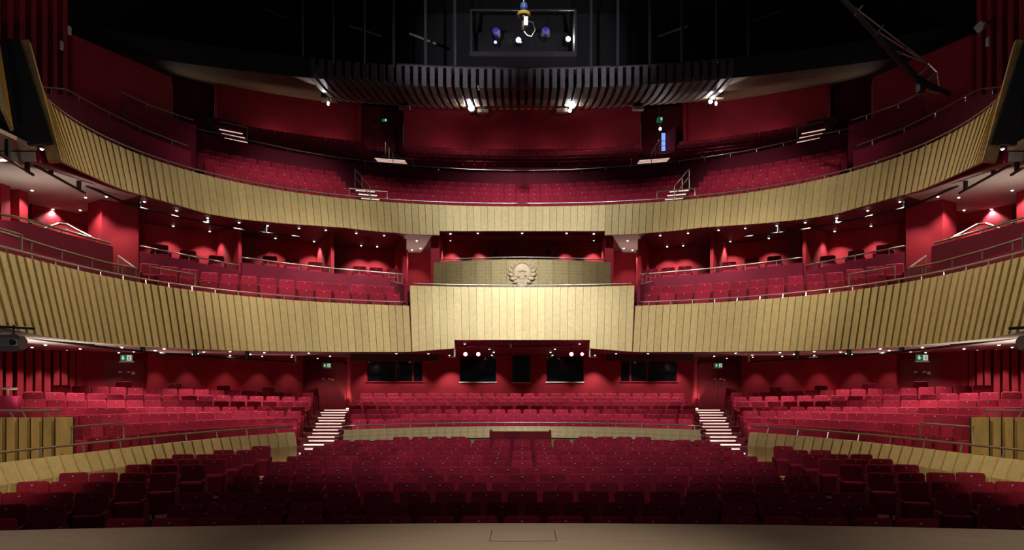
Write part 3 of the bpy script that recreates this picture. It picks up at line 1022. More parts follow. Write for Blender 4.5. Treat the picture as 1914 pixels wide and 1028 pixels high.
for s in (-1, 1):
    zin = lambda t: low_side(t)[1][1] + 0.03
    soffit('ceiling_stalls', LOW, LOW.th(655, -0.3), 1.56, zin, -0.3, 11.0, EYE + 1.16, 'plaster', s, 'pale plaster underside of the lower balcony on the %s' % SIDE[s], 40)
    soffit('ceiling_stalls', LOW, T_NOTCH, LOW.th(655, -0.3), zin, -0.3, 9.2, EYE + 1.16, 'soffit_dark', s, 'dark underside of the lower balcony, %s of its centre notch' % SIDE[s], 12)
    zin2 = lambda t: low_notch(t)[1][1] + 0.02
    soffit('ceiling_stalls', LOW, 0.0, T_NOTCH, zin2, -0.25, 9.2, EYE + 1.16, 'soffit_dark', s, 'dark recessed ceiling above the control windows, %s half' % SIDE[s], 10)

# ------------------------------------------------------------------ upper balcony
UT = EYE + 6.174
UPPB = [(20, 238), (105, 298), (117, 303), (159, 324), (199, 342), (234, 356), (300, 374.5), (387, 399.6), (448, 409.6), (525, 417.4), (640, 425.5), (696, 432), (762, 437), (826, 440)]
TU_N = UPP.th(822, -0.35)
TU_E = 1.36
TU_H = UPP.th(80, 0.0)


def ubd(th):
    return -0.35 - 0.42 * max(0.0, min(1.0, (th - 1.0) / 0.36))


def upp_side(th):
    d = ubd(th)
    h = max(0.0, (th - (TU_H - 0.03)) / (TU_E - TU_H + 0.03))
    return [(0.0, UT + 0.70 * h ** 1.2), (d, tz(UPPB, *UPP.P(th, d)))]


def upp_notch(th):
    X, D = UPP.P(th, -0.3)
    return [(0.0, UT), (-0.3, z_at(432, D))]


ub = tag(empty('balcony', (0, 24, UT - 1.1)), 'upper balcony with long gold panelled front sweeping up towards the stage', 'balcony')
for s in (-1, 1):
    panels(ub, UPP, 0.0, TU_N, upp_notch, 0.245, 'gold', s, proud=0.012)
    panels(ub, UPP, TU_N, TU_E, upp_side, 0.235, 'gold', s, proud=0.045, gap=0.006)
    ring('front_core', UPP, TU_N, TU_E, [(0.06, lambda t: upp_side(t)[0][1] - 0.005), (-0.29, lambda t: upp_side(t)[1][1] + 0.012), (-0.19, lambda t: upp_side(t)[1][1] + 0.012), (0.14, lambda t: upp_side(t)[0][1] - 0.005)], 'maroon', s, 50, ub)
    ring('front_core', UPP, 0, TU_N, [(0.06, UT - 0.005), (-0.24, lambda t: upp_notch(t)[1][1] + 0.01), (-0.14, lambda t: upp_notch(t)[1][1] + 0.01), (0.14, UT - 0.005)], 'maroon', s, 12, ub)
    lv = upp_side(TU_E)
    ring('end_blade', UPP, TU_E + 0.002, TU_E + 0.02, [(lv[0][0] - 0.06, lv[0][1] + 0.02), (lv[1][0] - 0.06, lv[1][1] - 0.04), (lv[1][0] + 0.26, lv[1][1] - 0.04), (lv[0][0] + 0.24, lv[0][1] + 0.02)], 'gold_edge', s, 1, ub)
    pts = [(*UPP.P(t, 0.10, s), UT + 0.13) for t in np.linspace(0.0, TU_H - 0.02, 70)]
    handrail(ub, pts, 0.024, 'rail', 0.80, 0.13, back=(s * -0.02, -0.04))
    # black lighting slot and next gold section towards the proscenium
    e = tag(empty('lighting_slot', (*UPP.P(1.42, 0.3, s), EYE + 4.6)), 'black lighting slot between the two gold balcony ends on the %s' % SIDE[s], 'recess')
    ring('end_wall', UPP, TU_E + 0.022, TU_E + 0.032, [(lv[1][0] + 0.1, EYE + 4.74), (0.12, lv[0][1] + 0.0), (1.9, lv[0][1] + 0.0), (1.9, EYE + 4.74)], 'black', s, 1, e)
    e = tag(empty('balcony_end', (*UPP.P(1.54, 0.1, s), EYE + 4.62)), 'short gold panelled balcony end at the far %s edge of the picture' % SIDE[s], 'balcony')
    panels(e, UPP, 1.495, 1.60, lambda th: [(0.30, EYE + 6.4), (0.0, EYE + 4.62)], 0.13, 'gold', s, proud=0.03)
# raised rail frames at the gallery aisles
    a, b = UPP.th(724, 0.1), UPP.th(653, 0.1)
    fr = [(*UPP.P(t, 0.10, s), UT + 0.38) for t in np.linspace(a, b, 4)]
    MB().tube([(*fr[0][:2], UT + 0.13)] + fr + [(*fr[-1][:2], UT + 0.13)], 0.022, 5).build('rail_frame', 'rail', ub)
    # undersides
    zin = lambda t: upp_side(t)[1][1] + 0.03
    zi2 = lambda t: upp_notch(t)[1][1] + 0.02
    zo = EYE + 5.12
    soffit('ceiling_circle', UPP, UPP.th(262, -0.2), TU_E, zin, -0.22, 5.6, EYE + 4.95, 'plaster', s, 'pale plaster ceiling over the slips on the %s' % SIDE[s], 20)
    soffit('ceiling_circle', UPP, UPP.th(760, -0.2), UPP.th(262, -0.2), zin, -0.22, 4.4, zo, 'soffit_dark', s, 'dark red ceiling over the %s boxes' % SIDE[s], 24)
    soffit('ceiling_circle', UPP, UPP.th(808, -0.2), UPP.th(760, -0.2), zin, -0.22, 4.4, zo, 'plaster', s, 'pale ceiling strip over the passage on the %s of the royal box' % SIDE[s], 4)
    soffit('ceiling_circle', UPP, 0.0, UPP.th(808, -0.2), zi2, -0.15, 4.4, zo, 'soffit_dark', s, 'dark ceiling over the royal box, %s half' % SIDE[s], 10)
    x0, x1 = sorted((s * 9.8, s * 14.0))
    struct(MB().box(x0, x1, 11.0, 14.05, EYE + 4.72, EYE + 4.80).build('ceiling_slips', 'plaster'), 'stepped plaster ceiling panel over the %s slips near the stage' % SIDE[s], 'ceiling')

# ------------------------------------------------------------------ gallery tiers
GC = [6.56, 6.98, 7.41, 7.84, 8.27]
GS = [6.73, 7.15, 7.60, 8.03, 8.50]
GD = [1.0 + 0.9 * k for k in range(5)]
g_top = lambda k, th: EYE + GC[k] + (GS[k] - GC[k]) * min(1.0, th / 0.75)
HD = [7.7 + 0.9 * k for k in range(5)]
HT = [EYE + 10.2 + 0.45 * k for k in range(5)]
GRAIL = [(330, 231), (365, 240), (460, 261), (550, 280.6), (625, 293.5), (700, 303), (767, 309.5), (874, 317), (976, 319)]
T_GEND = UPP.th(372, 2.8)
A0, A1 = UPP.th(690, 2.8), UPP.th(648, 2.8)                   # lower aisle
B0, B1 = UPP.th(757, 9.5), UPP.th(692, 9.5)                   # upper aisle
C1 = UPP.th(432, 11.3)
gp_top = lambda th: tz(GRAIL, *UPP.P(th, 5.7)) - 0.14
for s in (-1, 1):
    e = struct(empty('floor_gallery', (s * 6, 28, UT - 1)), 'steep maroon tiers of the upper balcony on the %s half' % SIDE[s], 'floor')
    for k in range(5):
        d0, d1 = (0.15 if k == 0 else GD[k] - 0.5), (GD[k] + 0.4 if k < 4 else 5.64)
        zf = lambda t, k=k: g_top(k, t) - SH
        ring('tier', UPP, 0.0, T_GEND, [(d0, UT - 1.0), (d0, zf), (d1, zf), (d1, UT - 1.0)], 'carpet', s, 24, e)
    for k in range(5):
        d0, d1 = (5.8 if k == 0 else HD[k] - 0.5), (HD[k] + 0.4 if k < 4 else 12.3)
        ring('tier', UPP, 0.0, C1 + 0.12, [(d0, UT), (d0, HT[k] - SH), (d1, HT[k] - SH), (d1, UT)], 'carpet', s, 24, e)
    # cross wall with rail
    e = tag(empty('gallery_parapet', (*UPP.P(0.4, 5.7, s), UT + 1)), 'long curved maroon wall with handrail dividing the gallery, %s half' % SIDE[s], 'parapet')
    ring('panel', UPP, 0.0, T_GEND + 0.03, [(5.66, lambda t: g_top(4, t) - SH), (5.66, gp_top), (5.78, gp_top), (5.78, lambda t: g_top(4, t) - SH)], 'maroon', s, 30, e)
    pts = [(*UPP.P(t, 5.7, s), gp_top(t) + 0.14) for t in np.linspace(0.0, T_GEND + 0.03, 40)]
    handrail(e, pts, 0.028, 'rail', 1.02, 0.18)
    a, b = UPP.th(772, 5.7), UPP.th(712, 5.7)
    fr = [(*UPP.P(t, 5.7, s), gp_top(t) + 0.42) for t in np.linspace(a, b, 4)]
    MB().tube([(*fr[0][:2], fr[0][2] - 0.28)] + fr, 0.022, 5).build('rail_frame', 'rail', e)
    a, b = UPP.th(462, 5.7), UPP.th(412, 5.7)
    fr = [(*UPP.P(t, 5.7, s), gp_top(t) + 0.62) for t in np.linspace(a, b, 4)]
    MB().tube([(*fr[0][:2], fr[0][2] - 0.48)] + fr, 0.022, 5).build('rail_frame', 'rail', e)
    # gallery rear wall
    gw = struct(ring('wall_gallery_rear', UPP, B0 - 0.008, 0.0, [(12.3, EYE + 10), (12.3, EYE + 14.6), (12.5, EYE + 14.6), (12.5, EYE + 10)], 'wall_red', s, 16), 'dark red gallery rear wall, centre part, %s half' % SIDE[s], 'wall')
    gw = struct(ring('wall_gallery_rear', UPP, B1 + 0.004, C1 + 0.02, [(12.3, EYE + 10), (12.3, EYE + 14.6), (12.5, EYE + 14.6), (12.5, EYE + 10)], 'wall_red', s, 16), 'dark red gallery rear wall above the %s upper seats' % SIDE[s], 'wall')
    for t in (B1 + 0.006, C1 + 0.012):
        ring('edge_trim', UPP, t, t + 0.006, [(12.2, EYE + 10.5), (12.2, EYE + 14.3), (12.31, EYE + 14.3), (12.31, EYE + 10.5)], 'wall_red', s, 1, gw)
    struct(ring('wall_gallery_recess', UPP, B0 - 0.01, B1 + 0.006, [(13.4, EYE + 10), (13.4, EYE + 14.6), (13.5, EYE + 14.6), (13.5, EYE + 10)], 'door_red', s, 4), 'dark door recess at the head of the %s gallery aisle' % SIDE[s], 'wall')
    tm = (B0 + B1) / 2
    X, D = UPP.P(tm, 13.32, s)
    fz = HT[4] - SH + 0.01
    struct(ring('floor_gallery_landing', UPP, B0 - 0.01, B1 + 0.006, [(12.3, fz - 0.2), (12.3, fz), (13.4, fz), (13.4, fz - 0.2)], 'carpet', s, 4), 'small landing floor before the %s gallery door' % SIDE[s], 'floor')
    if s < 0:
        double_door('door_10', X, D, fz, 1.45, 2.1, -s * -tm * 0 + tm * -s * -1 * 0, 'dark closed double door at the head of the left gallery aisle')
    # dark end wall behind the slip stairs
    struct(ring('wall_gallery_end', UPP, C1 + 0.02, C1 + 0.30, [(13.4, EYE + 8), (13.4, EYE + 14.6), (13.5, EYE + 14.6), (13.5, EYE + 8)], 'maroon', s, 6), 'dark maroon wall beyond the outer %s gallery stairs' % SIDE[s], 'wall')
    # stairs
    def stair(label, t0, t1, d_list, z_list, strip):
        X, D = UPP.P((t0 + t1) / 2, d_list[0], s)
        e_ = tag(empty('gallery_stairs', (X, D, z_list[0] - 0.2)), label, 'stairs')
        for i_, (d, z) in enumerate(zip(d_list, z_list)):
            d2 = d_list[i_ + 1] if i_ + 1 < len(d_list) else d + 0.45
            q_ = ring('step', UPP, t0, t1, [(d, z - 0.25), (d, z), (d2, z), (d2, z - 0.25)], 'carpet', s, 3, e_)
            if i_ in strip:
                g = (t1 - t0) * 0.06
                ring('light_strip', UPP, t0 + g, t1 - g, [(d - 0.02, z - 0.03), (d - 0.02, z + 0.012), (d + 0.1, z + 0.012), (d + 0.1, z + 0.002)], 'strip', s, 3, q_)
        return e_
    n_ = 11
    stair('steep lower gallery stairs with lit nosings on the %s' % SIDE[s], A0, A1, [0.5 + 0.45 * i for i in range(n_)], [UT + 0.2 + 0.25 * i if i < 3 else UT + 0.7 + 0.07 * (i - 2) for i in range(n_)], (0, 1, 2))
    stair('upper gallery stairs with lit nosings on the %s' % SIDE[s], B0, B1, [7.2 + 0.45 * i for i in range(11)], [HT[0] - SH + 0.42 + 0.2 * i for i in range(11)], (0, 1, 2, 3))
    t0, t1 = UPP.th(462, 6.6), UPP.th(413, 6.6)
    stair('outer gallery stairs with lit nosings near the %s end of the upper seats' % SIDE[s], t0, t1, [6.3 + 0.4 * i for i in range(6)], [gp_top(t0) + 0.25 + 0.29 * i for i in range(6)], (0, 1, 2))
    # stair rails at the lower aisle
    tm = (A0 + A1) / 2
    e = tag(empty('stair_rail', (*UPP.P(tm, 1.0, s), UT - 0.05)), 'steep double stair rail on the %s lower gallery aisle' % SIDE[s], 'railing')
    for q in (0.0, 0.30):
        p0 = Vector((*UPP.P(tm, 0.6, s), UT + 0.35 + q))
        p1 = Vector((*UPP.P(tm, 3.4, s), UT + 1.75 + q))
        MB().tube([p0, p1], 0.02, 5).build('handrail', 'rail', e)
    for d, z in ((0.6, UT + 0.65), (2.0, UT + 1.35), (3.4, UT + 2.05)):
        X, D = UPP.P(tm, d, s)
        MB().tube([(X, D, z), (X, D, z - 0.9)], 0.018, 5).build('post', 'rail', e)
    tm = (B0 + B1) / 2
    e = tag(empty('stair_rail', (*UPP.P(tm, 7.5, s), HT[0] - SH)), 'steep stair rail on the %s upper gallery aisle' % SIDE[s], 'railing')
    p0 = Vector((*UPP.P(tm, 7.3, s), HT[0] - SH + 0.9))
    p1 = Vector((*UPP.P(tm, 10.6, s), HT[0] - SH + 2.6))
    MB().tube([p0, p1], 0.02, 5).build('handrail', 'rail', e)
    for q in (0.0, 0.5, 1.0):
        p = p0.lerp(p1, q)
        MB().tube([p, p - Vector((0, 0, 0.9))], 0.018, 5).build('post', 'rail', e)

# side parapets of the gallery slips
GA = [(40, 140), (65, 150), (79, 162), (125, 165.5), (181, 197), (229, 221), (274, 242.5), (353, 272.6)]
GB = [(200, 159), (229, 172), (283, 197), (360, 223.5)]
for s in (-1, 1):
    for nm, tab, d, pa, pb, low_ in (('front', GA, 0.85, 353, 66, UT - 0.6), ('rear', GB, 2.6, 362, 228, UT - 0.3)):
        top = lambda th, tab=tab, d=d: tz(tab, *UPP.P(th, d)) - 0.16
        ta, tb = UPP.th(pa, d), UPP.th(pb, d)
        e = tag(empty('gallery_slip_parapet', (*UPP.P((ta + tb) / 2, d, s), low_)), 'dark maroon %s slip parapet with handrail on the %s of the gallery' % (nm, SIDE[s]), 'parapet')
        ring('panel', UPP, ta, tb, [(d, low_), (d, top), (d + 0.1, top), (d + 0.1, low_)], 'maroon', s, 20, e)
        ring('end_panel', UPP, ta - 0.005, ta + 0.003, [(d, low_), (d, top), (d + 1.6, top), (d + 1.6, low_)], 'maroon', s, 1, e)
        pts = [(*UPP.P(t, d + 0.05, s), top(t) + 0.16) for t in np.linspace(ta, tb, 24)]
        handrail(e, pts, 0.024, 'rail_brown' if nm == 'front' else 'rail', 1.0, 0.17)
    # red wall block at the end of the gallery slips
    zt = EYE + 10.5
    v = [(s * 13.5, 20.9), (s * 12.0, 23.8), (s * 12.35, 24.6), (s * 14.2, 24.2), (s * 14.2, 20.9)]
    zz = [EYE + 6.5] * 5
    vv = [(x, y, EYE + 6.5) for x, y in v] + [(x, y, zt) for x, y in v]
    struct(mesh_obj('wall_gallery_side', vv, [(4, 3, 2, 1, 0), (5, 6, 7, 8, 9)] + [(j, (j + 1) % 5, 5 + (j + 1) % 5, 5 + j) for j in range(5)], 'wall_red'), 'angled red wall block beside the gallery on the %s' % SIDE[s], 'wall')
    fw = struct(MB().box(min(s * 13.9, s * 14.1), max(s * 13.9, s * 14.1), 12.0, 21.0, EYE + 5, EYE + 17).build('wall_fins', 'gap_dark'), 'tall finned red wall beside the stage on the %s' % SIDE[s], 'wall')
    for k in range(16):
        D = 20.55 - 0.44 * k
        a, b = sorted((s * 13.9, s * 13.5))
        MB().box(a, b, D - 0.1, D + 0.11, EYE + 5, EYE + 17).build('fin', 'wall_red', fw)
    ring('floor_slip', UPP, T_GEND, TU_E, [(0.15, UT - 1.0), (0.15, UT - 0.6), (3.6, UT - 0.6), (3.6, UT - 1.0)], 'carpet', s, 20)
    struct(bpy.data.objects[[o.name for o in bpy.data.objects if o.name.startswith('floor_slip')][-1]], 'dark floor of the gallery slips on the %s' % SIDE[s], 'floor')

# ------------------------------------------------------------------ house ceiling: bulkhead, slats, black void
def bulk(x):
    return 31.5 - 0.0124 * x * x


def rearw(x):
    return 36.6 - 0.0198 * x * x


ZB0, ZB1, ZR = EYE + 13.4, EYE + 14.3, EYE + 14.35
for s in (-1, 1):
    xs = np.linspace(9.25, 17.5, 13)
    v, f = [], []
    for x in xs:
        D, R_ = bulk(x), rearw(x) + 1.5
        v += [(s * x, D, ZB0), (s * x, R_, ZR), (s * x, R_, ZR + 0.3), (s * x, D + 0.3, ZB1), (s * x, D, ZB1)]
    for i in range(len(xs) - 1):
        for j in range(5):
            f.append((i * 5 + j, i * 5 + (j + 1) % 5, i * 5 + 5 + (j + 1) % 5, i * 5 + 5 + j))
    f += [tuple(range(5)), tuple(range(len(xs) * 5 - 1, len(xs) * 5 - 6, -1))]
    idx = []
    for i in range(len(xs) - 1):
        idx += [0, 1, 1, 1, 1]
    idx += [1, 1]
    struct(mesh_obj('ceiling_bulkhead', v, f, 'bulkhead', mats=['plaster_dark', 'bulkhead'], midx=idx), 'black curved ceiling bulkhead with brown underside on the %s' % SIDE[s], 'ceiling')
sl = struct(empty('ceiling_slats', (0, 31.5, ZB0)), 'fan of curved timber slats in the centre of the house ceiling', 'ceiling')
for k in range(51):
    x = (k - 25) * 0.368
    D = bulk(x)
    w_ = 0.105
    # profile in (depth, height): vertical nose, then an underside curving back and up
    prof = [(0, ZB1 - 0.02), (0, ZB0), (1.2, ZB0 - 0.02), (2.4, ZB0 + 0.12), (3.6, ZB0 + 0.45), (3.6, ZB0 + 0.6), (2.4, ZB0 + 0.3), (1.2, ZB0 + 0.2), (0.16, ZB0 + 0.25), (0.16, ZB1 - 0.02)]
    q = len(prof)
    ax = -x * 0.02
    v = []
    for sg in (-1, 1):
        v += [(x + sg * w_ + ax * d * 0.5, D + d, z) for d, z in prof]
    f = [tuple(range(q)), tuple(range(2 * q - 1, q - 1, -1))] + [(j, (j + 1) % q, q + (j + 1) % q, q + j) for j in range(q)]
    mi = [0, 0] + [0, 1, 1, 1, 0, 0, 0, 0, 0, 0]
    mesh_obj('slat', v, f, 'slat', sl, mats=['slat', 'slat_under'], midx=mi)
MB().tube([(x, bulk(x) + 0.1, ZB1 + 0.05) for x in np.linspace(-5.6, 4.0, 15)], 0.06, 5).build('rim_pipe', 'dark_pipe', sl)
MB().tube([(x, bulk(x) + 0.1, ZB1 + 0.02) for x in np.linspace(4.1, 9.2, 9)], 0.05, 5).build('rim_pipe', 'dark_pipe', sl)
cb = struct(MB().box(-19, 19, 8, 40, EYE + 20.5, EYE + 20.8).build('ceiling', 'black'), 'black void ceiling above the auditorium', 'ceiling')
struct(MB().box(-19, 19, 38.5, 38.8, EYE + 14.5, EYE + 20.5).build('wall_upper_rear', 'black'), 'black upper rear wall above the slats', 'wall')
for s in (-1, 1):
    a, b = sorted((s * 17.5, s * 17.8))
    struct(MB().box(a, b, 21.0, 38.5, EYE + 6, EYE + 20.5).build('wall_upper_%s' % SIDE[s], 'black'), 'black upper side wall on the %s' % SIDE[s], 'wall')
    struct(MB().box(min(s * 9.2, s * 17.5), max(s * 9.2, s * 17.5), 37.0, 37.2, EYE + 9, EYE + 14.7).build('wall_gallery_outer', 'black'), 'black wall far behind the gallery on the %s' % SIDE[s], 'wall')
pipe_px = [565, 622, 680, 735, 795, 850, 1105, 1155, 1215, 1275, 1340, 1400]
for i, p in enumerate(pipe_px):
    D = bulk(ray_x(p, 31.0)) + 0.35
    X = ray_x(p, D)
    tag(MB().tube([(X, D, ZB1 + 0.0), (X, D, EYE + 20.5)], 0.07, 6).build('hanger_pipe', 'dark_pipe'), 'dark vertical ceiling pipe, %s from the left above the slats' % ORD[i], 'pipe', 'ceiling hanger pipes')
for i, (a, b, yy) in enumerate(((490, 540, 25), (655, 713, 58), (765, 815, 72), (1410, 1465, 28), (1230, 1285, 58))):
    D = 33.5
    z = z_at(yy, D)
    dz = 0.25 if i in (0, 1, 2) else -0.25
    e = tag(empty('dimmed_tube', (ray_x((a + b) / 2, D), D, z)), 'faint unlit tube in the black ceiling void, %s from the left' % ORD[[0, 1, 2, 4, 3][i]], 'lamp', 'ceiling void tubes')
    MB().tube([(ray_x(a, D), D, z + dz), (ray_x(b, D), D, z - dz)], 0.06, 6).build('tube', 'rail', e)
    for q in (a, b):
        MB().tube([(ray_x(q, D), D, z + (dz if q == a else -dz)), (ray_x(q, D), D, EYE + 20.5)], 0.012, 4).build('hanger', 'black_metal', e)
# timber duct seen between the slats
tag(MB().box(-2.1, 0.3, 32.6, 33.2, ZB0 + 0.62, ZB0 + 1.0).box(-2.1, -1.2, 32.6, 33.2, ZB0 + 1.0, ZB0 + 1.5).build('air_duct', 'slat_under'), 'brown duct box visible behind the centre slats', 'duct')

# lighting control room in the ceiling
BD = 34.5
bx0, bx1, bz0, bz1 = ray_x(881, BD), ray_x(1074, BD), z_at(96, BD), z_at(19, BD)
bo = tag(empty('lighting_booth', ((bx0 + bx1) / 2, BD, bz0 - 0.2)), 'glazed lighting booth with grey frame high in the black ceiling', 'booth')
m = MB()
m.box(bx0 - 0.1, bx1 + 0.1, BD, BD + 0.12, bz0 - 0.2, bz0).box(bx0 - 0.05, bx1 + 0.05, BD, BD + 0.08, bz1, bz1 + 0.06)
m.box(bx1, bx1 + 0.1, BD, BD + 0.12, bz0, bz1).box(bx0 - 0.05, bx0, BD, BD + 0.08, bz0, bz1)
m.build('frame', 'dark_pipe', bo)
MB().box(bx0, bx1, BD + 2.4, BD + 2.5, bz0 - 0.2, bz1 + 0.1).box(bx0 - 0.1, bx0, BD + 0.12, BD + 2.5, bz0 - 0.2, bz1 + 0.1).box(bx1, bx1 + 0.1, BD + 0.12, BD + 2.5, bz0 - 0.2, bz1 + 0.1).build('shell', 'black', bo)
MB().box(bx0, bx1, BD + 0.12, BD + 2.4, bz0 - 0.2, bz0 - 0.1).build('base', 'black', bo)
for x in (bx0 + 0.1, bx1 - 0.1):
    MB().tube([(x, BD + 1.2, bz1 + 0.1), (x, BD + 1.2, EYE + 20.5)], 0.03, 5).build('hanger', 'black_metal', bo)
for px_ in (953, 999, 1043):
    x = ray_x(px_, BD)
    MB().box(x - 0.015, x + 0.015, BD + 0.03, BD + 0.06, bz0, bz1).build('mullion', 'black_metal', bo)


def bulb(name, p, r, material, label, cat='lamp', group=None, light=None):
    e_ = tag(empty(name, p), label, cat, group)
    MB().lathe((p[0], p[1] - r * 0.6, p[2]), [(r * 0.3, -r * 0.1), (r * 0.8, 0.0), (r, r * 0.5), (r * 0.7, r)], 10, 'Y').build('lens', material, e_, smooth=True)
    MB().lathe((p[0], p[1] + r * 0.42, p[2]), [(r * 1.05, 0), (r * 1.3, r), (r * 1.1, r * 3), (r * 0.5, r * 3.4)], 10, 'Y').build('housing', 'black_metal', e_, smooth=True)
    MB().tube([(p[0], p[1] + r * 2, p[2] + r), (p[0], p[1] + r * 2, p[2] + r + 0.25)], 0.02, 5).build('yoke', 'black_metal', e_)
    return e_


for p, q, r, mt, lb in ((926, 79, 0.08, 'blue_lamp', 'small blue lamp glowing in the lighting booth'), (969, 75, 0.12, 'star', 'white spotlight in the middle of the lighting booth'),
                        (1062, 73, 0.12, 'star', 'white spotlight at the right of the lighting booth'), (974, 79, 0.04, 'blue_lamp', 'tiny blue pilot light beside the booth spotlight'),
                        (927, 59, 0.2, 'violet_lamp', 'dim violet lamp at the left of the booth'), (1020, 58, 0.2, 'violet_lamp', 'dim violet lamp at the right of the booth')):
    bulb('booth_lamp', (ray_x(p, BD + 1), BD + 1, z_at(q, BD + 1)), r, mt, lb)

# hanging rig in front of the booth
hx, hd = ray_x(979, 20), 20.0
hz = lambda y: z_at(y, hd)
e = tag(empty('hanging_rig', (hx, hd, hz(65))), 'chain hoist with blue motor, yellow ring and camera hanging in front of the booth', 'hoist')
MB().tube([(hx, hd, hz(10)), (hx, hd, EYE + 20.5)], 0.02, 6).build('chain', 'chrome', e)
MB().lathe((hx, hd, hz(20)), [(0.06, 0), (0.11, 0.05), (0.11, 0.18), (0.05, 0.24)], 10).build('motor', 'blue_case', e)
MB().tube([(hx + 0.15 * math.cos(t), hd + 0.15 * math.sin(t), hz(27)) for t in np.linspace(0, 2 * math.pi, 14, endpoint=False)], 0.05, 6, closed=True).build('yellow_ring', 'yellow', e)
MB().lathe((hx, hd, hz(34)), [(0.09, 0), (0.10, 0.1), (0.06, 0.2)], 10).build('hook_block', 'black_metal', e)
MB().box(hx + 0.0, hx + 0.12, hd - 0.1, hd, hz(50), hz(34)).build('white_case', 'off_white', e)
MB().lathe((hx - 0.02, hd - 0.02, hz(58)), [(0.05, 0), (0.08, 0.08), (0.07, 0.25), (0.03, 0.3)], 10).build('camera_head', 'black_metal', e)
MB().tube([(hx + 0.05, hd, hz(38)), (hx + 0.26, hd, hz(42)), (hx + 0.33, hd, hz(56)), (hx + 0.22, hd, hz(68)), (hx + 0.1, hd, hz(66)), (hx, hd, hz(58))], 0.012, 5).build('cable', 'rail', e)

# projectors on the slat ends, and star bright lamps
for i, (p, q) in enumerate(((612, 188), (757, 203), (903, 210), (1050, 208), (1192, 204), (1340, 182))):
    x = ray_x(p, 33.0)
    D = bulk(x) + 2.6
    X, z = ray_x(p, D), z_at(q, D)
    e = tag(empty('ceiling_projector', (X, D, z - 0.1)), 'black projector with beige front box under the slats, %s from the left' % ORD[i], 'projector', 'ceiling projectors')
    MB().box(X - 0.26, X + 0.26, D - 0.25, D + 0.02, z - 0.1, z + 0.06).build('front_box', 'beige_box', e)
    MB().box(X - 0.06, X + 0.04, D - 0.256, D - 0.251, z - 0.05, z + 0.0).build('label_plate', 'black', e)
    m = MB().box(X - 0.24, X + 0.2, D - 0.2, D + 0.3, z + 0.065, z + 0.3)
    m.lathe((X + 0.14, D - 0.21, z + 0.17), [(0.08, 0.0), (0.06, -0.08)], 10, 'Y')
    m.build('body', 'black_metal', e)
    MB().tube([(X, D + 0.1, z + 0.3), (X, D + 0.1, ZB0 + 0.5)], 0.03, 5).build('hanger', 'black_metal', e)
for i, (p, q, r, lb) in enumerate(((881, 202, 0.15, 'brilliant white spotlight under the slats left of centre'), (1069, 196, 0.17, 'brilliant white spotlight under the slats right of centre'),
                                (1065, 207, 0.08, 'small bright lamp just below the right centre spotlight'), (1328, 190, 0.09, 'bright lamp under the right end of the slats'),
                                (1234, 241, 0.07, 'small bright lamp above the open gallery door'))):
    x = ray_x(p, 33.0)
    D = bulk(x) + (2.4 if i < 4 else 3.2)
    P0 = (ray_x(p, D), D, z_at(q, D))
    e = bulb('spotlight', P0, r, 'star', lb)
    tgt = ((-1.6, 29.0, 9.6), (2.5, 28.5, 9.4), None, (8.5, 29.0, 10.5), (7.0, 33.5, 10.5))[i]
    if tgt:
        spot('spotlight_bulb', (P0[0], P0[1] - r * 2, P0[2]), tgt, (1500, 1100, 0, 700, 160)[i], 34, 0.8, 0.06, (1, 0.95, 1.0), parent=e)
    MB().tube([(P0[0], P0[1] + 0.25, P0[2] + 0.2), (P0[0], P0[1] + 0.25, ZB0 + 0.5)], 0.02, 5).build('hanger', 'black_metal', e)
for s in (-1, 1):
    x = s * 9.25
    D = bulk(x)
    e = tag(empty('bracket_lamp', (s * 9.1, D + 2.2, ZB0 - 0.3)), 'small white lamp washing the %s end of the slats' % SIDE[s], 'lamp')
    MB().lathe((s * 9.1, D + 2.2, ZB0 - 0.3), [(0.05, 0), (0.06, 0.1), (0.03, 0.15)], 8).build('lamp_body', 'lens', e)
    MB().tube([(s * 9.1, D + 2.3, ZB0 - 0.25), (s * 9.1, D + 2.3, ZB0 + 0.3)], 0.02, 5).build('hanger', 'black_metal', e)
    spot('lamp_bulb', (s * 9.1, D + 2.1, ZB0 - 0.3), (s * 9.25, D, ZB0 + 0.2), 60, 40, 0.6, 0.04, (0.95, 0.93, 1.0), parent=e)

# right gallery doorway with open door and blue window
tm = (B0 + B1) / 2
X, D = UPP.P(tm, 13.3, 1)
fz = HT[4] - SH + 0.01
e = struct(empty('window_6', (ray_x(1240, D), D, z_at(287, D))), 'tall narrow blue daylight window behind the open gallery door on the right', 'window')
MB().box(ray_x(1236.5, D), ray_x(1243.5, D), D - 0.02, D, z_at(287, D), z_at(249, D)).build('pane', 'window_blue', e)
for q in (263.5, 273):
    MB().box(ray_x(1236, D), ray_x(1244, D), D - 0.05, D - 0.025, z_at(q + 0.7, D), z_at(q, D)).build('glazing_bar', 'black', e)
e = struct(empty('door_11', (ray_x(1258, D), D - 0.3, fz)), 'open gallery door leaf lit pink on the right', 'door')
v = [(ray_x(1246, D), D, fz), (ray_x(1262, D - 0.9), D - 0.9, fz), (ray_x(1262, D - 0.9) + 0.05, D - 0.87, fz), (ray_x(1246, D) + 0.05, D + 0.03, fz)]
mesh_obj('leaf', v + [(a, b, fz + 2.1) for a, b, c in v], BOXF, 'wall_red', e)
e = tag(empty('exit_sign', (ray_x(1233, D - 0.2), D - 0.2, z_at(227, D))), 'unlit exit sign above the right gallery door', 'exit sign')
MB().box(ray_x(1228, D), ray_x(1237, D), D - 0.25, D + 0.08, z_at(228.5, D), z_at(222, D)).build('panel', 'sign_green', e)
MB().box(ray_x(1233, D), ray_x(1236, D), D - 0.26, D - 0.252, z_at(228, D), z_at(223, D)).build('pictogram', 'sign_white', e)
X, D = UPP.P(tm, 13.2, -1)
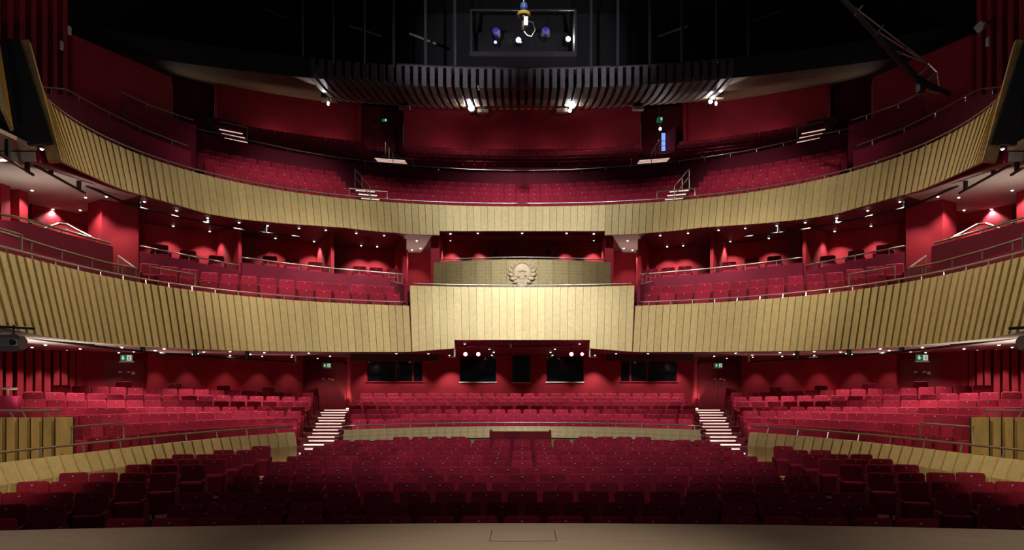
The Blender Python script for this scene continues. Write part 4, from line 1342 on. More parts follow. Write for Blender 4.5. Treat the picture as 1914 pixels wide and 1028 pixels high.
e = tag(empty('exit_sign', (ray_x(720, D), D - 0.1, z_at(227, D))), 'unlit exit sign above the left gallery door', 'exit sign')
MB().box(ray_x(715, D), ray_x(724, D), D - 0.15, D - 0.1, z_at(229, D), z_at(224, D)).build('panel', 'sign_green', e)
MB().box(ray_x(720.5, D), ray_x(723.5, D), D - 0.16, D - 0.152, z_at(228.5, D), z_at(224.5, D)).build('pictogram', 'sign_white', e)

# ------------------------------------------------------------------ seats
def slab(w, h, t, r, bev, n=3):
    """rounded rectangular cushion standing in x-z, front at -y"""
    out = []
    for cx_, cz_, a0 in ((w / 2 - r, h - r, 0), (-w / 2 + r, h - r, 90), (-w / 2 + r, r, 180), (w / 2 - r, r, 270)):
        for i in range(n):
            a = math.radians(a0 + 90 * i / (n - 1))
            out.append((cx_ + r * math.cos(a), cz_ + r * math.sin(a)))
    k = len(out)
    sc_ = lambda p, q: (p[0] * (1 - 2 * q / w), (p[1] - h / 2) * (1 - 2 * q / h) + h / 2)
    v = []
    for y, q in ((-t / 2, bev), (-t / 2 + bev * 0.7, 0), (t / 2 - bev * 0.5, 0), (t / 2, bev)):
        v += [(sc_(p, q)[0], y, sc_(p, q)[1]) for p in out]
    f = [tuple(range(k - 1, -1, -1)), tuple(range(3 * k, 4 * k))]
    for l in range(3):
        for j in range(k):
            f.append((l * k + j, l * k + (j + 1) % k, (l + 1) * k + (j + 1) % k, (l + 1) * k + j))
    return v, f


def xf(v, rx, off):
    M = Matrix.Rotation(rx, 3, 'X')
    return [tuple(M @ Vector(p) + Vector(off)) for p in v]


def seat_parts(n=3):
    out = []
    v, f = slab(0.455, 0.50, 0.085, 0.05, 0.022, n)
    out.append(('backrest', xf(v, math.radians(-9), (0, -0.03, 0.385)), f, 'velvet'))
    v, f = slab(0.43, 0.40, 0.13, 0.045, 0.03, n)
    out.append(('seat_cushion', xf(v, math.radians(6), (0, -0.16, 0.17)), f, 'velvet'))
    for sx in (-1, 1):
        x = sx * 0.247
        m_ = MB().add(*slab2(x, 0.042))
        out.append(('arm_panel', m_.v, m_.f, 'velvet_side'))
    m_ = MB().box(-0.2, 0.2, -0.10, 0.0, 0.0, 0.05).box(-0.17, -0.13, -0.08, -0.02, 0.05, 0.42).box(0.13, 0.17, -0.08, -0.02, 0.05, 0.42)
    out.append(('pedestal', m_.v, m_.f, 'black_metal'))
    m_ = MB().add(xf(box(-0.014, 0.014, -0.004, 0.004, -0.011, 0.011), math.radians(-9), (0, -0.014, 0.825)), BOXF)
    out.append(('number_plate', m_.v, m_.f, 'plate'))
    return out


def slab2(x, t):
    pr = [(-0.33, 0.20), (-0.34, 0.58), (-0.31, 0.61), (-0.05, 0.62), (0.02, 0.60), (0.03, 0.0), (-0.20, 0.0), (-0.24, 0.18)]
    k = len(pr)
    v = [(x - t / 2, y, z) for y, z in pr] + [(x + t / 2, y, z) for y, z in pr]
    return v, [tuple(range(k)), tuple(range(2 * k - 1, k - 1, -1))] + [(j, (j + 1) % k, k + (j + 1) % k, k + j) for j in range(k)]


SEAT_MESH = []
for nm, v, f, mt in seat_parts(4):
    me = bpy.data.meshes.new('seat_' + nm)
    me.from_pydata(v, [], f)
    me.materials.append(MATS[mt])
    bm = bmesh.new()
    bm.from_mesh(me)
    bmesh.ops.recalc_face_normals(bm, faces=bm.faces)
    bm.to_mesh(me)
    bm.free()
    SEAT_MESH.append((nm, me))
LOWSEAT = [(nm, np.array(v), f, mt) for nm, v, f, mt in seat_parts(3) if nm not in ('pedestal',)]


def put_seat(name, x, y, z, rz, label, group, cat='seat'):
    e_ = empty(name, (x, y, z), rz)
    tag(e_, label, cat, group)
    for nm, me in SEAT_MESH:
        o = bpy.data.objects.new(nm, me)
        COL.objects.link(o)
        o.parent = e_
    return e_


def face(x, y, fx, fy):
    """rotation that turns a seat (facing -y) towards (fx, fy)"""
    return math.atan2(-(x - fx), (y - fy)) * 1.0


SEATS = []
PITCH = 0.545
STALL_D = [8.72 + 0.94 * i for i in range(12)]
for i, D in enumerate(STALL_D):
    odd = (i % 2 == 1) if i < 6 else False
    n_ = 18 if odd else 19
    for k in range(n_):
        x = (k - (n_ - 1) / 2) * PITCH
        if i == 11 and abs(x) < 1.9 and abs(x) > 1.0 and False:
            continue
        SEATS.append((x, D - x * x / 160.0, None, 0.0, 'red velvet stalls seat, %s from the left in the %s centre row from the stage' % (ORD[k], ORD[i]), 'front stalls seats'))
for s in (-1, 1):
    for k in range(4):
        x = s * (1.83 + PITCH * k)
        SEATS.append((x, 19.95 - x * x / 160.0, None, 0.0, 'red velvet seat, %s of four before the gold barrier %s of the desk' % (ORD[k if s > 0 else 3 - k], SIDE[s]), 'front stalls seats'))
SIDE_D = [8.55, 9.5, 10.5, 11.55, 12.6, 13.75, 14.7, 15.55, 16.4, 17.3]


def bar_x(D):
    a, b = 0.3, 1.57
    for _ in range(40):
        m_ = 0.5 * (a + b)
        if BAR.P(m_, -0.25)[1] > D:
            a = m_
        else:
            b = m_
    return abs(BAR.P(a, -0.25)[0])


for s in (-1, 1):
    for i, D in enumerate(SIDE_D):
        lim = bar_x(max(D, 11.6)) - 0.27
        k = 0
        while 6.50 + PITCH * k < lim and k < 6:
            x = s * (6.50 + PITCH * k)
            SEATS.append((x, D, None, face(x, D, 0, -14) * 1.0, 'red velvet seat, %s from the aisle in the %s row of the %s side block' % (ORD[k], ORD[i], SIDE[s]), 'front stalls seats'))
            k += 1
N_FRONT = len(SEATS)
for i, D in enumerate(RC_D):
    hw = aisle_in(D) - 0.33
    n_ = int(2 * hw / PITCH) + 1
    if (n_ % 2 == 0) != (i % 2 == 0):
        n_ -= 1
    for k in range(n_):
        x = (k - (n_ - 1) / 2) * PITCH
        SEATS.append((x, D, RC_TOP[i] - SH, 0.0, 'red seat, %s from the left in the %s rear centre row' % (ORD[k] if k < 25 else 'last', ORD[i]), 'rear stalls seats'))
PLIM = [140, 132, 124, 12, 25, 62, 116]
for s in (-1, 1):
    for r_ in range(7):
        d = PD[r_]
        ts = BAR.steps(p_T0(d) + 0.30 / (BAR.r(0.6) + d), BAR.th(PLIM[r_], d), 0.57, d)
        zf = pz(r_)
        for k, t in enumerate(ts):
            X, D = BAR.P(t, d, s)
            SEATS.append((X, D, zf(t), face(X, D, 0, 3.0), 'red seat, %s from the stairs in the %s raised row on the %s' % (ORD[k], ORD[r_], SIDE[s]), 'raised side stalls seats'))
for s in (-1, 1):
    for k in range(5):
        for (t0, t1, nm) in ((0.0, A0, 'c'), (A1, T_GEND - 0.01, 's')):
            d = GD[k]
            g = 0.26 / (12.5 + d)
            if nm == 'c' and s > 0:
                ts = UPP.steps(0.0, A0 - g, 0.475, d)
                step = ts[1] - ts[0]
                allt = [-t for t in reversed(ts[1:])] + ts
                for t in allt:
                    X, D = UPP.P(abs(t), d, 1 if t > 0 else -1)
                    SEATS.append((X, D, g_top(k, abs(t)) - SH, face(X, D, 0, 4), '', 'gallery seats'))
            elif nm == 's':
                for t in UPP.steps(t0 + g, t1 - g, 0.475, d):
                    X, D = UPP.P(t, d, s)
                    SEATS.append((X, D, g_top(k, t) - SH, face(X, D, 0, 4), '', 'gallery seats'))
    for k in range(5):
        d = HD[k]
        g = 0.26 / (12.5 + d)
        if s > 0:
            ts = UPP.steps(0.0, B0 - g, 0.475, d)
            for t in [-t for t in reversed(ts[1:])] + ts:
                X, D = UPP.P(abs(t), d, 1 if t > 0 else -1)
                SEATS.append((X, D, HT[k] - SH, face(X, D, 0, 4), '', 'gallery seats'))
        tend = C1 if k >= 3 else UPP.th(470, d)
        for t in UPP.steps(B1 + g, tend - g, 0.475, d):
            X, D = UPP.P(t, d, s)
            SEATS.append((X, D, HT[k] - SH, face(X, D, 0, 4), '', 'gallery seats'))
SEATS = [(x, y, stalls_z(y) if z is None else z, rz, lb, g) for x, y, z, rz, lb, g in SEATS]
order = sorted(range(len(SEATS)), key=lambda i: SEATS[i][1] if SEATS[i][5] != 'rear stalls seats' and SEATS[i][5] != 'gallery seats' else 99)
single = set(order[:300])
vs, fs, ms, base = [], [], [], 0
MI = {'velvet': 0, 'velvet_side': 1, 'plate': 2}
for i, (x, y, z, rz, lb, g) in enumerate(SEATS):
    if i in single:
        put_seat('theatre_seat', x, y, z, rz, lb, g)
    else:
        c, s_ = math.cos(rz), math.sin(rz)
        Rm = np.array([[c, -s_, 0], [s_, c, 0], [0, 0, 1]])
        for nm, v, f, mt in LOWSEAT:
            vs.append(v @ Rm.T + np.array([x, y, z]))
            fs += [tuple(q + base for q in ff) for ff in f]
            ms += [MI[mt]] * len(f)
            base += len(v)
me = bpy.data.meshes.new('theatre_seats')
me.from_pydata(np.concatenate(vs).tolist(), [], fs)
for q in ('velvet', 'velvet_side', 'plate'):
    me.materials.append(MATS[q])
me.polygons.foreach_set('material_index', ms)
bm = bmesh.new()
bm.from_mesh(me)
bmesh.ops.recalc_face_normals(bm, faces=bm.faces)
bm.to_mesh(me)
bm.free()
o = bpy.data.objects.new('theatre_seats', me)
COL.objects.link(o)
tag(o, 'remaining rows of red velvet seats in the rear stalls and the steep gallery', 'seats', kind='stuff')

# circle seats, slips, boxes and loose chairs at the back of the raised side stalls
for s in (-1, 1):
    for nm, tab, d, lst in (('front', cz1, CD1, [p for p, _ in CR1[1:]]), ('second', cz2, CD2, [p for p, _ in CR2[1:]])):
        for k, p in enumerate(lst):
            t = LOW.th(p, d)
            X, D = LOW.P(t, d, s)
            put_seat('circle_seat', X, D, tab(t), face(X, D, 0, 4), 'red lower balcony seat, %s from the wide pier in the %s row on the %s' % (ORD[k], nm, SIDE[s]), 'lower balcony seats')
    for k, (p, q) in enumerate(((86, 470), (127, 480), (165, 489))):
        t = LOW.th(p, 1.4)
        X, D = LOW.P(t, 1.4, s)
        put_seat('side_chair', X, D, cz1(t), face(X, D, 0, 8), 'red seat half hidden behind the low slip rail on the %s, %s from the stage' % (SIDE[s], ORD[k]), 'slip seats')
    for k, (p, q) in enumerate(BXC[1:]):
        t = LOW.th(p, 3.6)
        X, D = LOW.P(t, 3.6, s)
        put_seat('box_chair', X, D, bxz(t), face(X, D, 0, 6), 'red box chair in the %s box on the %s, %s from the wide pier' % (('outer', 'middle', 'inner')[k // 3], SIDE[s], ORD[k % 3]), 'box chairs', 'chair')
    for k, (p, q) in enumerate(PROW[7][2:]):
        t = BAR.th(p, PD[7])
        X, D = BAR.P(t, PD[7], s)
        put_seat('usher_chair', X, D, pz(7)(t), face(X, D, 0, 3), 'single red chair against the curved stalls wall on the %s, %s from the aisle stairs' % (SIDE[s], ORD[4 - k]), 'chairs along the curved wall', 'chair')

# gold side boxes beside the raised stalls
for s in (-1, 1):
    D0, zt, zb = 14.3, z_at(780, 14.3), z_at(868, 14.3)
    e = tag(empty('side_box', (s * 10, D0, zb)), 'gold slatted front of the stalls side box at the %s edge' % SIDE[s], 'box')
    x1 = abs(ray_x(131, D0))
    x = x1
    for k in range(8):
        wd = 0.30 if k == 0 else 0.165
        yo = 0.0 if k == 0 else 0.03 * k
        a, b = sorted((s * x, s * (x + wd)))
        MB().box(a, b, D0 - yo, D0 - yo + 0.09, zb, zt).build('gold_panel', 'gold_warm', e)
        x += wd + 0.065
    a, b = sorted((s * (x1 + 0.03), s * (x1 + 2.2)))
    MB().box(a, b, D0 + 0.12, D0 + 0.2, zb, zt - 0.02).build('backing', 'gap_dark', e)
    pts = [(s * (x1 + 0.28), D0 + 0.1, zt + 0.14), (s * (x1 + 2.2), D0 - 0.15, zt + 0.14)]
    h = MB().tube(pts, 0.028, 6).build('handrail', 'rail_brown', e)
    for q in (0.32, 0.55, 1.05, 1.3):
        MB().tube([(s * (x1 + q), D0 + 0.08, zt + 0.13), (s * (x1 + q - 0.04), D0 + 0.12, zt)], 0.02, 5).build('bracket', 'rail_brown', h)
    # maroon box behind
    D1 = 15.4
    e = tag(empty('side_box_parapet', (s * 11.8, D1, z_at(790, D1))), 'maroon parapet with rail behind the gold side box at the %s edge' % SIDE[s], 'parapet')
    a, b = sorted((s * abs(ray_x(32, D1)), s * (abs(ray_x(32, D1)) + 1.4)))
    MB().box(a, b, D1, D1 + 0.12, z_at(800, D1), z_at(740, D1)).build('panel', 'maroon', e)
    h = MB().tube([(s * abs(ray_x(28, D1)), D1 + 0.05, z_at(726.5, D1)), (s * (abs(ray_x(28, D1)) + 1.4), D1 + 0.05, z_at(726.5, D1))], 0.03, 6).build('handrail', 'rail_brown', e)
    MB().tube([(s * abs(ray_x(12, D1)), D1 + 0.05, z_at(726.5, D1)), (s * abs(ray_x(12, D1)), D1 + 0.05, z_at(740, D1))], 0.02, 5).build('bracket', 'rail_brown', h)

# ------------------------------------------------------------------ lighting bars below the balconies
def bar_pts(cur, tab, d, pa, pb, s, n_=24):
    return [(*cur.P(t, d, s), tz(tab, *cur.P(t, d))) for t in np.linspace(cur.th(pa, d), cur.th(pb, d), n_)]


LBAR = [(-40, 612), (0, 620), (16, 623), (68, 633), (171, 646), (200, 650), (267, 657), (365, 665.5), (462, 671), (552, 677)]
UB = [[(-40, 263), (0, 288), (62, 327)], [(65, 309), (159, 361)], [(161, 347), (250, 386), (330, 405), (440, 428), (560, 443)]]
for s in (-1, 1):
    e = tag(empty('lighting_bar', (*LOW.P(1.0, 0.7, s), EYE + 0.7)), 'long black lighting bar curving beneath the lower balcony on the %s' % SIDE[s], 'lighting bar')
    pts = bar_pts(LOW, LBAR, 0.7, 552, -35, s, 40)
    MB().tube(pts, 0.032, 6).build('pipe', 'black_metal', e, smooth=True)
    MB().tube([pts[0], (pts[0][0], pts[0][1], pts[0][2] + 0.28)], 0.03, 6).build('end_drop', 'rail', e)
    for p in (68, 171, 267, 365, 462, -10):
        t = LOW.th(p, 0.7)
        X, D = LOW.P(t, 0.7, s)
        z = tz(LBAR, X, D)
        MB().box(X - 0.045, X + 0.045, D - 0.045, D + 0.045, z, z + 0.26).build('hanger', 'black_metal', e)
    for i, tab in enumerate(UB):
        d = (0.1, 0.15, 0.3)[i]
        nm = ('nearest the stage', 'in the middle', 'farthest from the stage')[i]
        e = tag(empty('lighting_bar', (*UPP.P(UPP.th(tab[-1][0], d), d, s), tz(tab, *UPP.P(UPP.th(tab[-1][0], d), d)))), 'black lighting bar under the upper balcony on the %s, %s' % (SIDE[s], nm), 'lighting bar')
        pts = bar_pts(UPP, tab, d, tab[-1][0], tab[0][0], s, 20)
        MB().tube(pts, 0.03, 6).build('pipe', 'black_metal', e, smooth=True)
        for q in ((2, 12) if i < 2 else (3, 8, 14)):
            p = Vector(pts[q])
            MB().box(p.x - 0.035, p.x + 0.035, p.y - 0.035, p.y + 0.035, p.z, p.z + 0.35).build('hanger', 'black_metal', e)
    # white bar ends beside the centre notch
    D = 21.9
    p = [(ray_x(a, D) * -s, D, z_at(b, D)) for a, b in ((849.5, 640), (849.5, 667), (836, 667))]
    e = tag(empty('bar_end', p[1]), 'white L shaped bar end at the %s side of the balcony notch' % SIDE[s], 'bracket')
    MB().tube(p[:2], 0.03, 6).build('drop', 'off_white', e)
    MB().tube(p[1:], 0.03, 6).build('foot', 'off_white', e)
    # dark trunking along the soffit
    D = 22.4
    x0, x1 = sorted((s * abs(ray_x(655, D)), s * abs(ray_x(820, D))))
    tag(MB().box(x0, x1, D, D + 0.2, EYE + 0.74, EYE + 0.97).build('cable_trunking', 'soffit_dark'), 'dark trunking under the lower balcony on the %s of the notch' % SIDE[s], 'trunking')

# red lamps in the notch
for i, p in enumerate((870, 894, 1068, 1088)):
    D = 22.3
    P0 = (ray_x(p, D), D, z_at(662, D))
    e = bulb('red_lamp', P0, 0.062 if i < 3 else 0.052, 'red_lamp', 'glowing red lamp under the balcony notch, %s from the left' % ORD[i], group='red lamps')
m = MB().tube([(-2.0, 22.5, z_at(647, 22.5)), (2.0, 22.5, z_at(647, 22.5))], 0.025, 6)
e = tag(empty('lighting_bar', (0, 22.5, z_at(650, 22.5))), 'short dark lighting bar crossing the notch above the centre windows', 'lighting bar')
m.build('pipe', 'dark_pipe', e)
for x in (-1.8, -0.6, 0.6, 1.8):
    MB().tube([(x, 22.5, z_at(647, 22.5)), (x, 22.5, EYE + 1.33)], 0.015, 5).build('hanger', 'dark_pipe', e)
MB().box(ray_x(953, 22.5), ray_x(957, 22.5), 22.45, 22.55, z_at(650, 22.5), z_at(643, 22.5)).build('clamp', 'chrome', e)

# video projectors hung beneath the lower balcony at both edges
for s in (-1, 1):
    D = 11.6
    xa = abs(ray_x(42, D)) if s < 0 else abs(ray_x(1908, D))
    e = tag(empty('hung_projector', (s * (xa + 0.3), D, z_at(660, D))), 'grey video projector hung beneath the lower balcony at the %s edge' % SIDE[s], 'projector')
    zc = z_at(641, D)
    m = MB()
    v = []
    k = 8
    for x in (xa, xa + 0.06, xa + 0.75):
        r = 0.15 if x > xa else 0.12
        for j in range(k):
            a = 2 * math.pi * (j + 0.5) / k
            v.append((s * x, D + r * 1.1 * math.cos(a), zc + r * math.sin(a)))
    f = [tuple(range(k)), tuple(range(3 * k - 1, 2 * k - 1, -1))] + [(l * k + j, l * k + (j + 1) % k, l * k + k + (j + 1) % k, l * k + k + j) for l in range(2) for j in range(k)]
    m.add(v, f)
    m.build('body', 'dark_pipe', e)
    MB().lathe((s * (xa + 0.05), D - 0.17, zc), [(0.05, 0.0), (0.05, 0.03), (0.03, 0.04)], 10, 'Y').build('lens', 'glass', e)
    for q in (0.15, 0.4):
        MB().tube([(s * (xa + q), D, zc + 0.13), (s * (xa + q), D, zc + 0.30)], 0.02, 5).build('clamp', 'black_metal', e)
    MB().tube([(s * (xa - 0.2), D, zc + 0.24), (s * (xa + 0.8), D, zc + 0.30)], 0.025, 5).build('bar', 'black_metal', e)

# ------------------------------------------------------------------ downlights
def downlight(name, X, D, z, label, group, watts=0, deg=110, target=None, blend=0.6, r=0.031, color=WARM):
    e_ = tag(empty(name, (X, D, z - 0.03)), label, 'downlight', group)
    MB().lathe((X, D, z - 0.02), [(r * 1.5, 0.02), (r * 1.5, 0.0), (r * 1.1, -0.006), (r * 1.05, 0.01)], 12).build('trim_ring', 'off_white', e_)
    MB().lathe((X, D, z - 0.03), [(r * 0.6, -0.012), (r, 0.0), (r, 0.012)], 10).build('lens', 'lens', e_)
    if watts:
        spot('bulb', (X, D, z - 0.06), target or (X, D, z - 3), watts, deg, blend, 0.05, color, parent=e_)


LS = [(35, 1.2, 60), (85, 2.4, 90), (228, 0.7, 80), (307, 0.6, 80), (290, 2.4, 110), (381, 2.2, 110), (430, 0.8, 80), (468, 4.4, 120), (494, 1.6, 110),
      (546, 4.4, 120), (577, 1.4, 60), (617, 5.6, 50), (150, 4.0, 120), (250, 4.6, 120), (370, 5.0, 120), (60, 4.6, 90), (210, 2.6, 110)]
LS.append((222, 7.0, 60))  # added downlight to brighten the side door
LS.sort()


def low_sof(t, d):
    return low_side(t)[1][1] + 0.03 + (EYE + 1.16 - low_side(t)[1][1] - 0.03) * (d + 0.3) / 11.3


def upp_sof(X, D):
    th = math.atan2(abs(X), D - UPP.yc)
    d = math.hypot(X, D - UPP.yc) - UPP.r(th)
    t_b = UPP.th(262, -0.2)
    if th < UPP.th(808, -0.2):
        zi, zo_, w_ = upp_notch(th)[1][1] + 0.02, EYE + 5.12, (d + 0.15) / 4.55
    elif th < t_b:
        zi, zo_, w_ = upp_side(th)[1][1] + 0.03, EYE + 5.12, (d + 0.22) / 4.62
    else:
        zi, zo_, w_ = upp_side(th)[1][1] + 0.03, EYE + 4.95, (d + 0.22) / 5.82
    return zi + (zo_ - zi) * w_


for s in (-1, 1):
    for i, (p, d, wt) in enumerate(LS):
        t = LOW.th(p, d)
        X, D = LOW.P(t, d, s)
        downlight('downlight', X, D, low_sof(t, d), 'downlight in the pale stalls soffit on the %s, %s counting inward from the picture edge' % (SIDE[s], ORD[i]), 'stalls soffit downlights', wt * 0.85)
    # washers on the curved side stalls wall
    for i, p in enumerate((545, 490, 430, 360, 300)):
        t = BAR.th(p, 7.95)
        X, D = BAR.P(t, 7.95, s)
        downlight('downlight', X, D, EYE + 1.10, 'wall washing downlight over the curved %s stalls wall, %s from the aisle' % (SIDE[s], ORD[i]), 'stalls wall washers', 22, 75)
    for i, p in enumerate((20, 48, 90, 125)):
        t = BAR.th(p, 8.45)
        X, D = BAR.P(t, 8.45, s)
        downlight('downlight', X, D, EYE + 1.12, 'wall washing downlight before the %s finned stalls wall, %s from the stage' % (SIDE[s], ORD[i]), 'fin wall washers', 55, 70)
    # rear centre: washers, and row lights added to brighten the back rows
    for i, (x, y, wt, dg) in enumerate(((6.3, 28.75, 60, 95), (4.6, 28.75, 60, 95), (3.0, 28.7, 110, 88), (1.25, 28.75, 60, 85), (5.7, 27.0, 100, 125), (3.4, 27.0, 100, 125), (1.1, 27.0, 100, 125), (5.4, 25.6, 75, 120), (3.4, 25.2, 75, 120), (1.2, 25.4, 75, 120), (4.2, 23.2, 60, 110), (1.9, 23.0, 60, 110))):
        th_ = math.atan2(x, y - LOW.yc)
        d_ = math.hypot(x, y - LOW.yc) - LOW.r(th_)
        if th_ < T_NOTCH:
            zi_ = low_notch(th_)[1][1] + 0.02
            zz = zi_ + (EYE + 1.16 - zi_) * (d_ + 0.25) / 9.45
        else:
            zi_ = low_side(th_)[1][1] + 0.03
            zz = zi_ + (EYE + 1.16 - zi_) * (d_ + 0.3) / 9.5
        downlight('downlight', s * x, y, zz, 'downlight above the rear centre stalls on the %s, %s by distance from the rear wall' % (SIDE[s], ORD[i]), 'rear stalls downlights', wt, dg)
    downlight('downlight', s * 8.5, 28.9, EYE + 1.10, 'downlight before the dark door at the head of the %s aisle' % SIDE[s], 'aisle door downlights', 60, 120)  # added to brighten the dark doors
    # added unseen uplights that brighten the soffits, passage and brown ceiling end
    for i, (X, D, z, tg, wt, lb) in enumerate(((s * 10.9, 15.0, EYE - 0.9, (s * 10.3, 15.6, EYE + 1), 160, 'uplight behind the gold side box on the %s'), (s * 11.6, 16.4, BXF, (s * 11.2, 16.2, EYE + 5), 45, 'uplight behind the slip box front on the %s'),
                                             (s * 3.9, 26.0, ZF, (s * 3.9, 25.4, EYE + 5), 40, 'uplight on the floor of the passage on the %s of the royal box'), (*UPP.P(C1 + 0.10, 13.25, s), EYE + 12.0, (s * 11.5, 30.4, ZB0), 36, 'uplight below the brown ceiling end on the %s'))):
        e = tag(empty('uplight', (X, D, z)), lb % SIDE[s], 'lamp')
        MB().lathe((X, D, z), [(0.09, 0), (0.09, 0.12), (0.06, 0.14)], 10).build('lamp_body', 'black_metal', e)
        spot('bulb', (X, D, z + 0.2), tg, wt, 140 if i < 3 else 100, 1.0, 0.1, WARM, parent=e)
    for i, p in enumerate((250, 420)):  # two more uplights added to brighten the stalls soffit
        t = BAR.th(p, 8.05)
        X, D = BAR.P(t, 8.05, s)
        X2, D2 = BAR.P(t, 3.5, s)
        z = pz(7)(t)
        e = tag(empty('uplight', (X, D, z)), 'uplight at the foot of the curved stalls wall on the %s, %s' % (SIDE[s], ('near the side door', 'midway')[i]), 'lamp')
        MB().lathe((X, D, z), [(0.07, 0), (0.07, 0.1), (0.05, 0.12)], 10).build('lamp_body', 'black_metal', e)
        spot('bulb', (X, D, z + 0.2), (X2, D2, EYE + 1.8), 110, 100, 1.0, 0.1, WARM, parent=e)
    # uplight at the aisle head
    e = tag(empty('floor_uplight', (s * 7.5, 29.86, LZ)), 'glowing floor uplight at the foot of the wall end by the %s aisle door' % SIDE[s], 'lamp')
    MB().lathe((s * 7.5, 29.86, LZ + 0.001), [(0.05, 0), (0.05, 0.02), (0.03, 0.025)], 10).build('lens', 'lens', e)
    spot('bulb', (s * 7.5, 29.86, LZ + 0.06), (s * 7.5, 30.19, LZ + 1.6), 40, 70, 0.8, 0.03, WARM, parent=e)
    # lamp at the barrier end by the stairs
    X, D = BAR.P(T_END - 0.006, -0.3, s)
    e = tag(empty('floor_uplight', (X, D, stalls_z(D))), 'small warm step light at the foot of the %s gold barrier end' % SIDE[s], 'lamp')
    MB().lathe((X, D, stalls_z(D) + 0.001), [(0.05, 0), (0.05, 0.03), (0.02, 0.04)], 10).build('lens', 'lens', e)
    spot('bulb', (X, D, stalls_z(D) + 0.08), (X - s * -0.15, D + 0.4, stalls_z(D) + 0.7), 14, 110, 0.8, 0.03, (1, 0.8, 0.45), parent=e)
    # boxes
    for i, p in enumerate((324, 392, 515, 587, 675, 705)):
        t = LOW.th(p, 4.55)
        X, D = LOW.P(t, 4.55, s)
        downlight('downlight', X, D, upp_sof(X, D), 'box ceiling downlight on the %s, %s from the wide pier' % (SIDE[s], ORD[i]), 'box downlights', 60, 100, blend=0.6)
    for i, p in enumerate((270, 330, 388, 447, 500, 559, 609, 666, 718)):
        t = UPP.th(p, 0.25)
        X, D = UPP.P(t, 0.25, s)
        downlight('downlight', X, D, upp_sof(X, D), 'small downlight along the upper balcony edge on the %s, %s from the wide pier' % (SIDE[s], ORD[i]), 'upper edge downlights', 58, 100)
    for i, (p, d) in enumerate(((779, 0.8), (786, 2.2), (770, 2.6))):
        t = UPP.th(p, d)
        X, D = UPP.P(t, d, s)
        downlight('downlight', X, D, upp_sof(X, D), 'downlight in the passage ceiling on the %s of the royal box, %s from the front' % (SIDE[s], ORD[i]), 'passage downlights', 30, 100)
    for i, (px_, D) in enumerate(((842, 25.08), (895, 25.08), (842, 24.1), (893, 24.1))):
        X = ray_x(px_, D) * -s
        downlight('downlight', X, D, upp_sof(X, D), 'royal box ceiling downlight on the %s, %s' % (SIDE[s], ('rear outer one', 'rear inner one', 'front outer one', 'front inner one')[i]), 'royal box downlights', 55 if i < 2 else 8, 80, blend=0.3)
    # slips
    for i, (p, d, wt) in enumerate(((99, 3.2, 70), (160, 1.2, 60), (199, 0.6, 60), (172, 3.6, 60), (60, 2.0, 50), (150, 2.6, 50))):
        t = UPP.th(p, d)
        X, D = UPP.P(t, d, s)
        zz = upp_sof(X, D)
        downlight('downlight', X, D, zz, 'downlight in the slip ceiling on the %s, %s one' % (SIDE[s], ('wall side', 'bar side', 'inner edge', 'pier', 'stage side', 'middle')[i]), 'slip downlights', wt, 120)
    downlight('downlight', s * 9.6, 13.9, EYE + 4.72, 'downlight under the stage end of the %s upper balcony' % SIDE[s], 'slip downlights', 60, 120)
    downlight('downlight', s * 10.7, 14.2, EYE + 4.72, 'downlight in the outer plaster panel of the %s slip ceiling' % SIDE[s], 'slip downlights', 60, 120)
    # gallery slips uplight / fins wash and rear wall wash
    e = tag(empty('gallery_wash', (s * 12.9, 20.3, UT - 0.55)), 'floor lamp washing the gallery fins on the %s' % SIDE[s], 'lamp')
    MB().lathe((s * 12.9, 20.3, UT - 0.55), [(0.08, 0), (0.08, 0.1), (0.05, 0.12)], 10).build('lamp_body', 'black_metal', e)
    spot('bulb', (s * 12.9, 20.3, UT - 0.4), (s * 13.6, 20.6, UT + 2.4), 22, 90, 1.0, 0.1, (1, 0.8, 0.75), parent=e)
downlight('downlight', 0.0, 24.15, upp_sof(0.0, 24.15), 'single downlight in the middle of the royal box ceiling edge', 'royal box downlights', 10, 90)
for i, t in enumerate((-0.50, -0.40, -0.30, -0.16, -0.055, 0.055, 0.16, 0.30, 0.40, 0.50)):  # added low lamps brightening the foot of the gallery wall
    X, D = UPP.P(abs(t), 11.85, 1 if t > 0 else -1)
    X2, D2 = UPP.P(abs(t), 12.3, 1 if t > 0 else -1)
    z = HT[4] - SH
    e = tag(empty('wall_washer', (X, D, z)), 'small floor lamp behind the last gallery row washing the wall, %s from the left' % ORD[i], 'lamp', 'gallery wall washers')
    MB().lathe((X, D, z), [(0.07, 0), (0.07, 0.08), (0.05, 0.1)], 10).build('lamp_body', 'black_metal', e)
    spot('bulb', (X, D, z + 0.14), (X2, D2, z + 1.3), 26, 150, 1.0, 0.15, (1, 0.8, 0.75), parent=e)

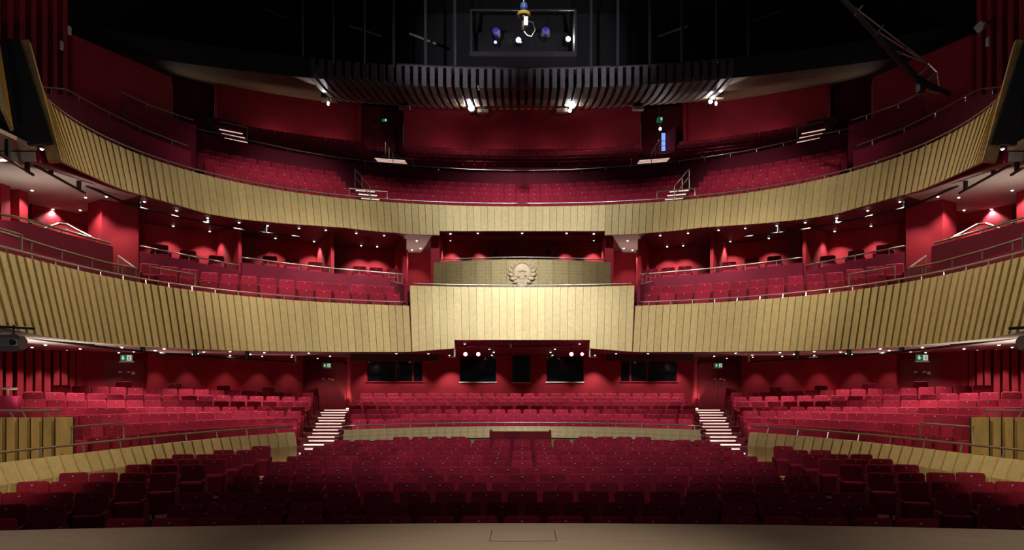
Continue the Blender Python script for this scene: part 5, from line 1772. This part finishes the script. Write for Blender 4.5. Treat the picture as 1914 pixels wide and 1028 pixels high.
# ------------------------------------------------------------------ odds and ends
for s, pl in ((-1, ((113, 85), (128, 57))), (1, ((1848, 78),))):
    for i, (p, q) in enumerate(pl):
        X = s * 13.48
        D = abs(X) / abs(p - CX) * F
        z = z_at(q, D)
        tag(MB().box(min(X, X - s * 0.05), max(X, X - s * 0.05), D - 0.06, D + 0.06, z - 0.12, z + 0.12).build('wall_plate', 'off_white'), 'small pale plate on a %s upper wall fin, %s one' % (SIDE[s], ('lower', 'upper')[i]), 'wall plate')
# cctv camera on the right fins
D = 20.4
P0 = Vector((ray_x(1819, D), D - 0.3, z_at(60, D)))
e = tag(empty('security_camera', P0), 'white security camera on the right upper fin wall', 'camera')
MB().obox(P0, (0.11, 0.24, 0.2), rz=0.5, rx=-0.5).build('body', 'off_white', e)
MB().obox(P0 + Vector((0.04, -0.10, -0.01)), (0.06, 0.06, 0.11), rz=0.5, rx=-0.5).build('lens_window', 'black', e)
MB().tube([P0 + Vector((0.05, 0.1, 0.05)), P0 + Vector((0.2, 0.12, 0.18)), (13.5, P0.y + 0.2, P0.z + 0.2)], 0.04, 6).build('arm', 'off_white', e)
# camera crane on the right
D = 18.3
C = lambda p, q, o_=0.0: Vector((ray_x(p, D + o_), D + o_, z_at(q, D + o_)))
e = tag(empty('camera_crane', C(1742, 176)), 'long black camera crane with silver bracing leaning over the right gallery slip', 'camera crane')
base_, tip = C(1775, 176), C(1560, -20, -1.0)
MB().tube([base_, C(1716, 150, -0.1), tip], [0.05, 0.09, 0.06], 8).build('boom', 'black_metal', e)
for q in (0.2, 0.42, 0.62, 0.8):
    p = base_.lerp(tip, q)
    MB().tube([p + Vector((-0.1, 0, -0.12)), p + Vector((0.1, 0, 0.14))], 0.025, 5).build('clamp', 'dark_pipe', e)
for a, b in (((1735, 119), (1668, 93)), ((1735, 119), (1626, 50)), ((1735, 119), (1590, 8)), ((1735, 119), (1752, 136)), ((1752, 136), (1756, 166))):
    MB().tube([C(*a), C(*b)], 0.018, 5).build('stay', 'rail', e)
for a, b in (((1737, 122), (1717, 140)), ((1751, 136), (1730, 153))):
    MB().tube([C(*a), C(*b)], 0.028, 5).build('strut', 'chrome', e)
MB().box(C(1716, 160).x, C(1726, 160).x, D - 0.1, D + 0.1, C(1720, 172).z, C(1720, 146).z).build('mount', 'black_metal', e)
MB().tube([C(1728, 168), C(1745, 173), C(1760, 173), C(1776, 171), C(1780, 169)], 0.035, 6).build('handle_bar', 'brass', e)
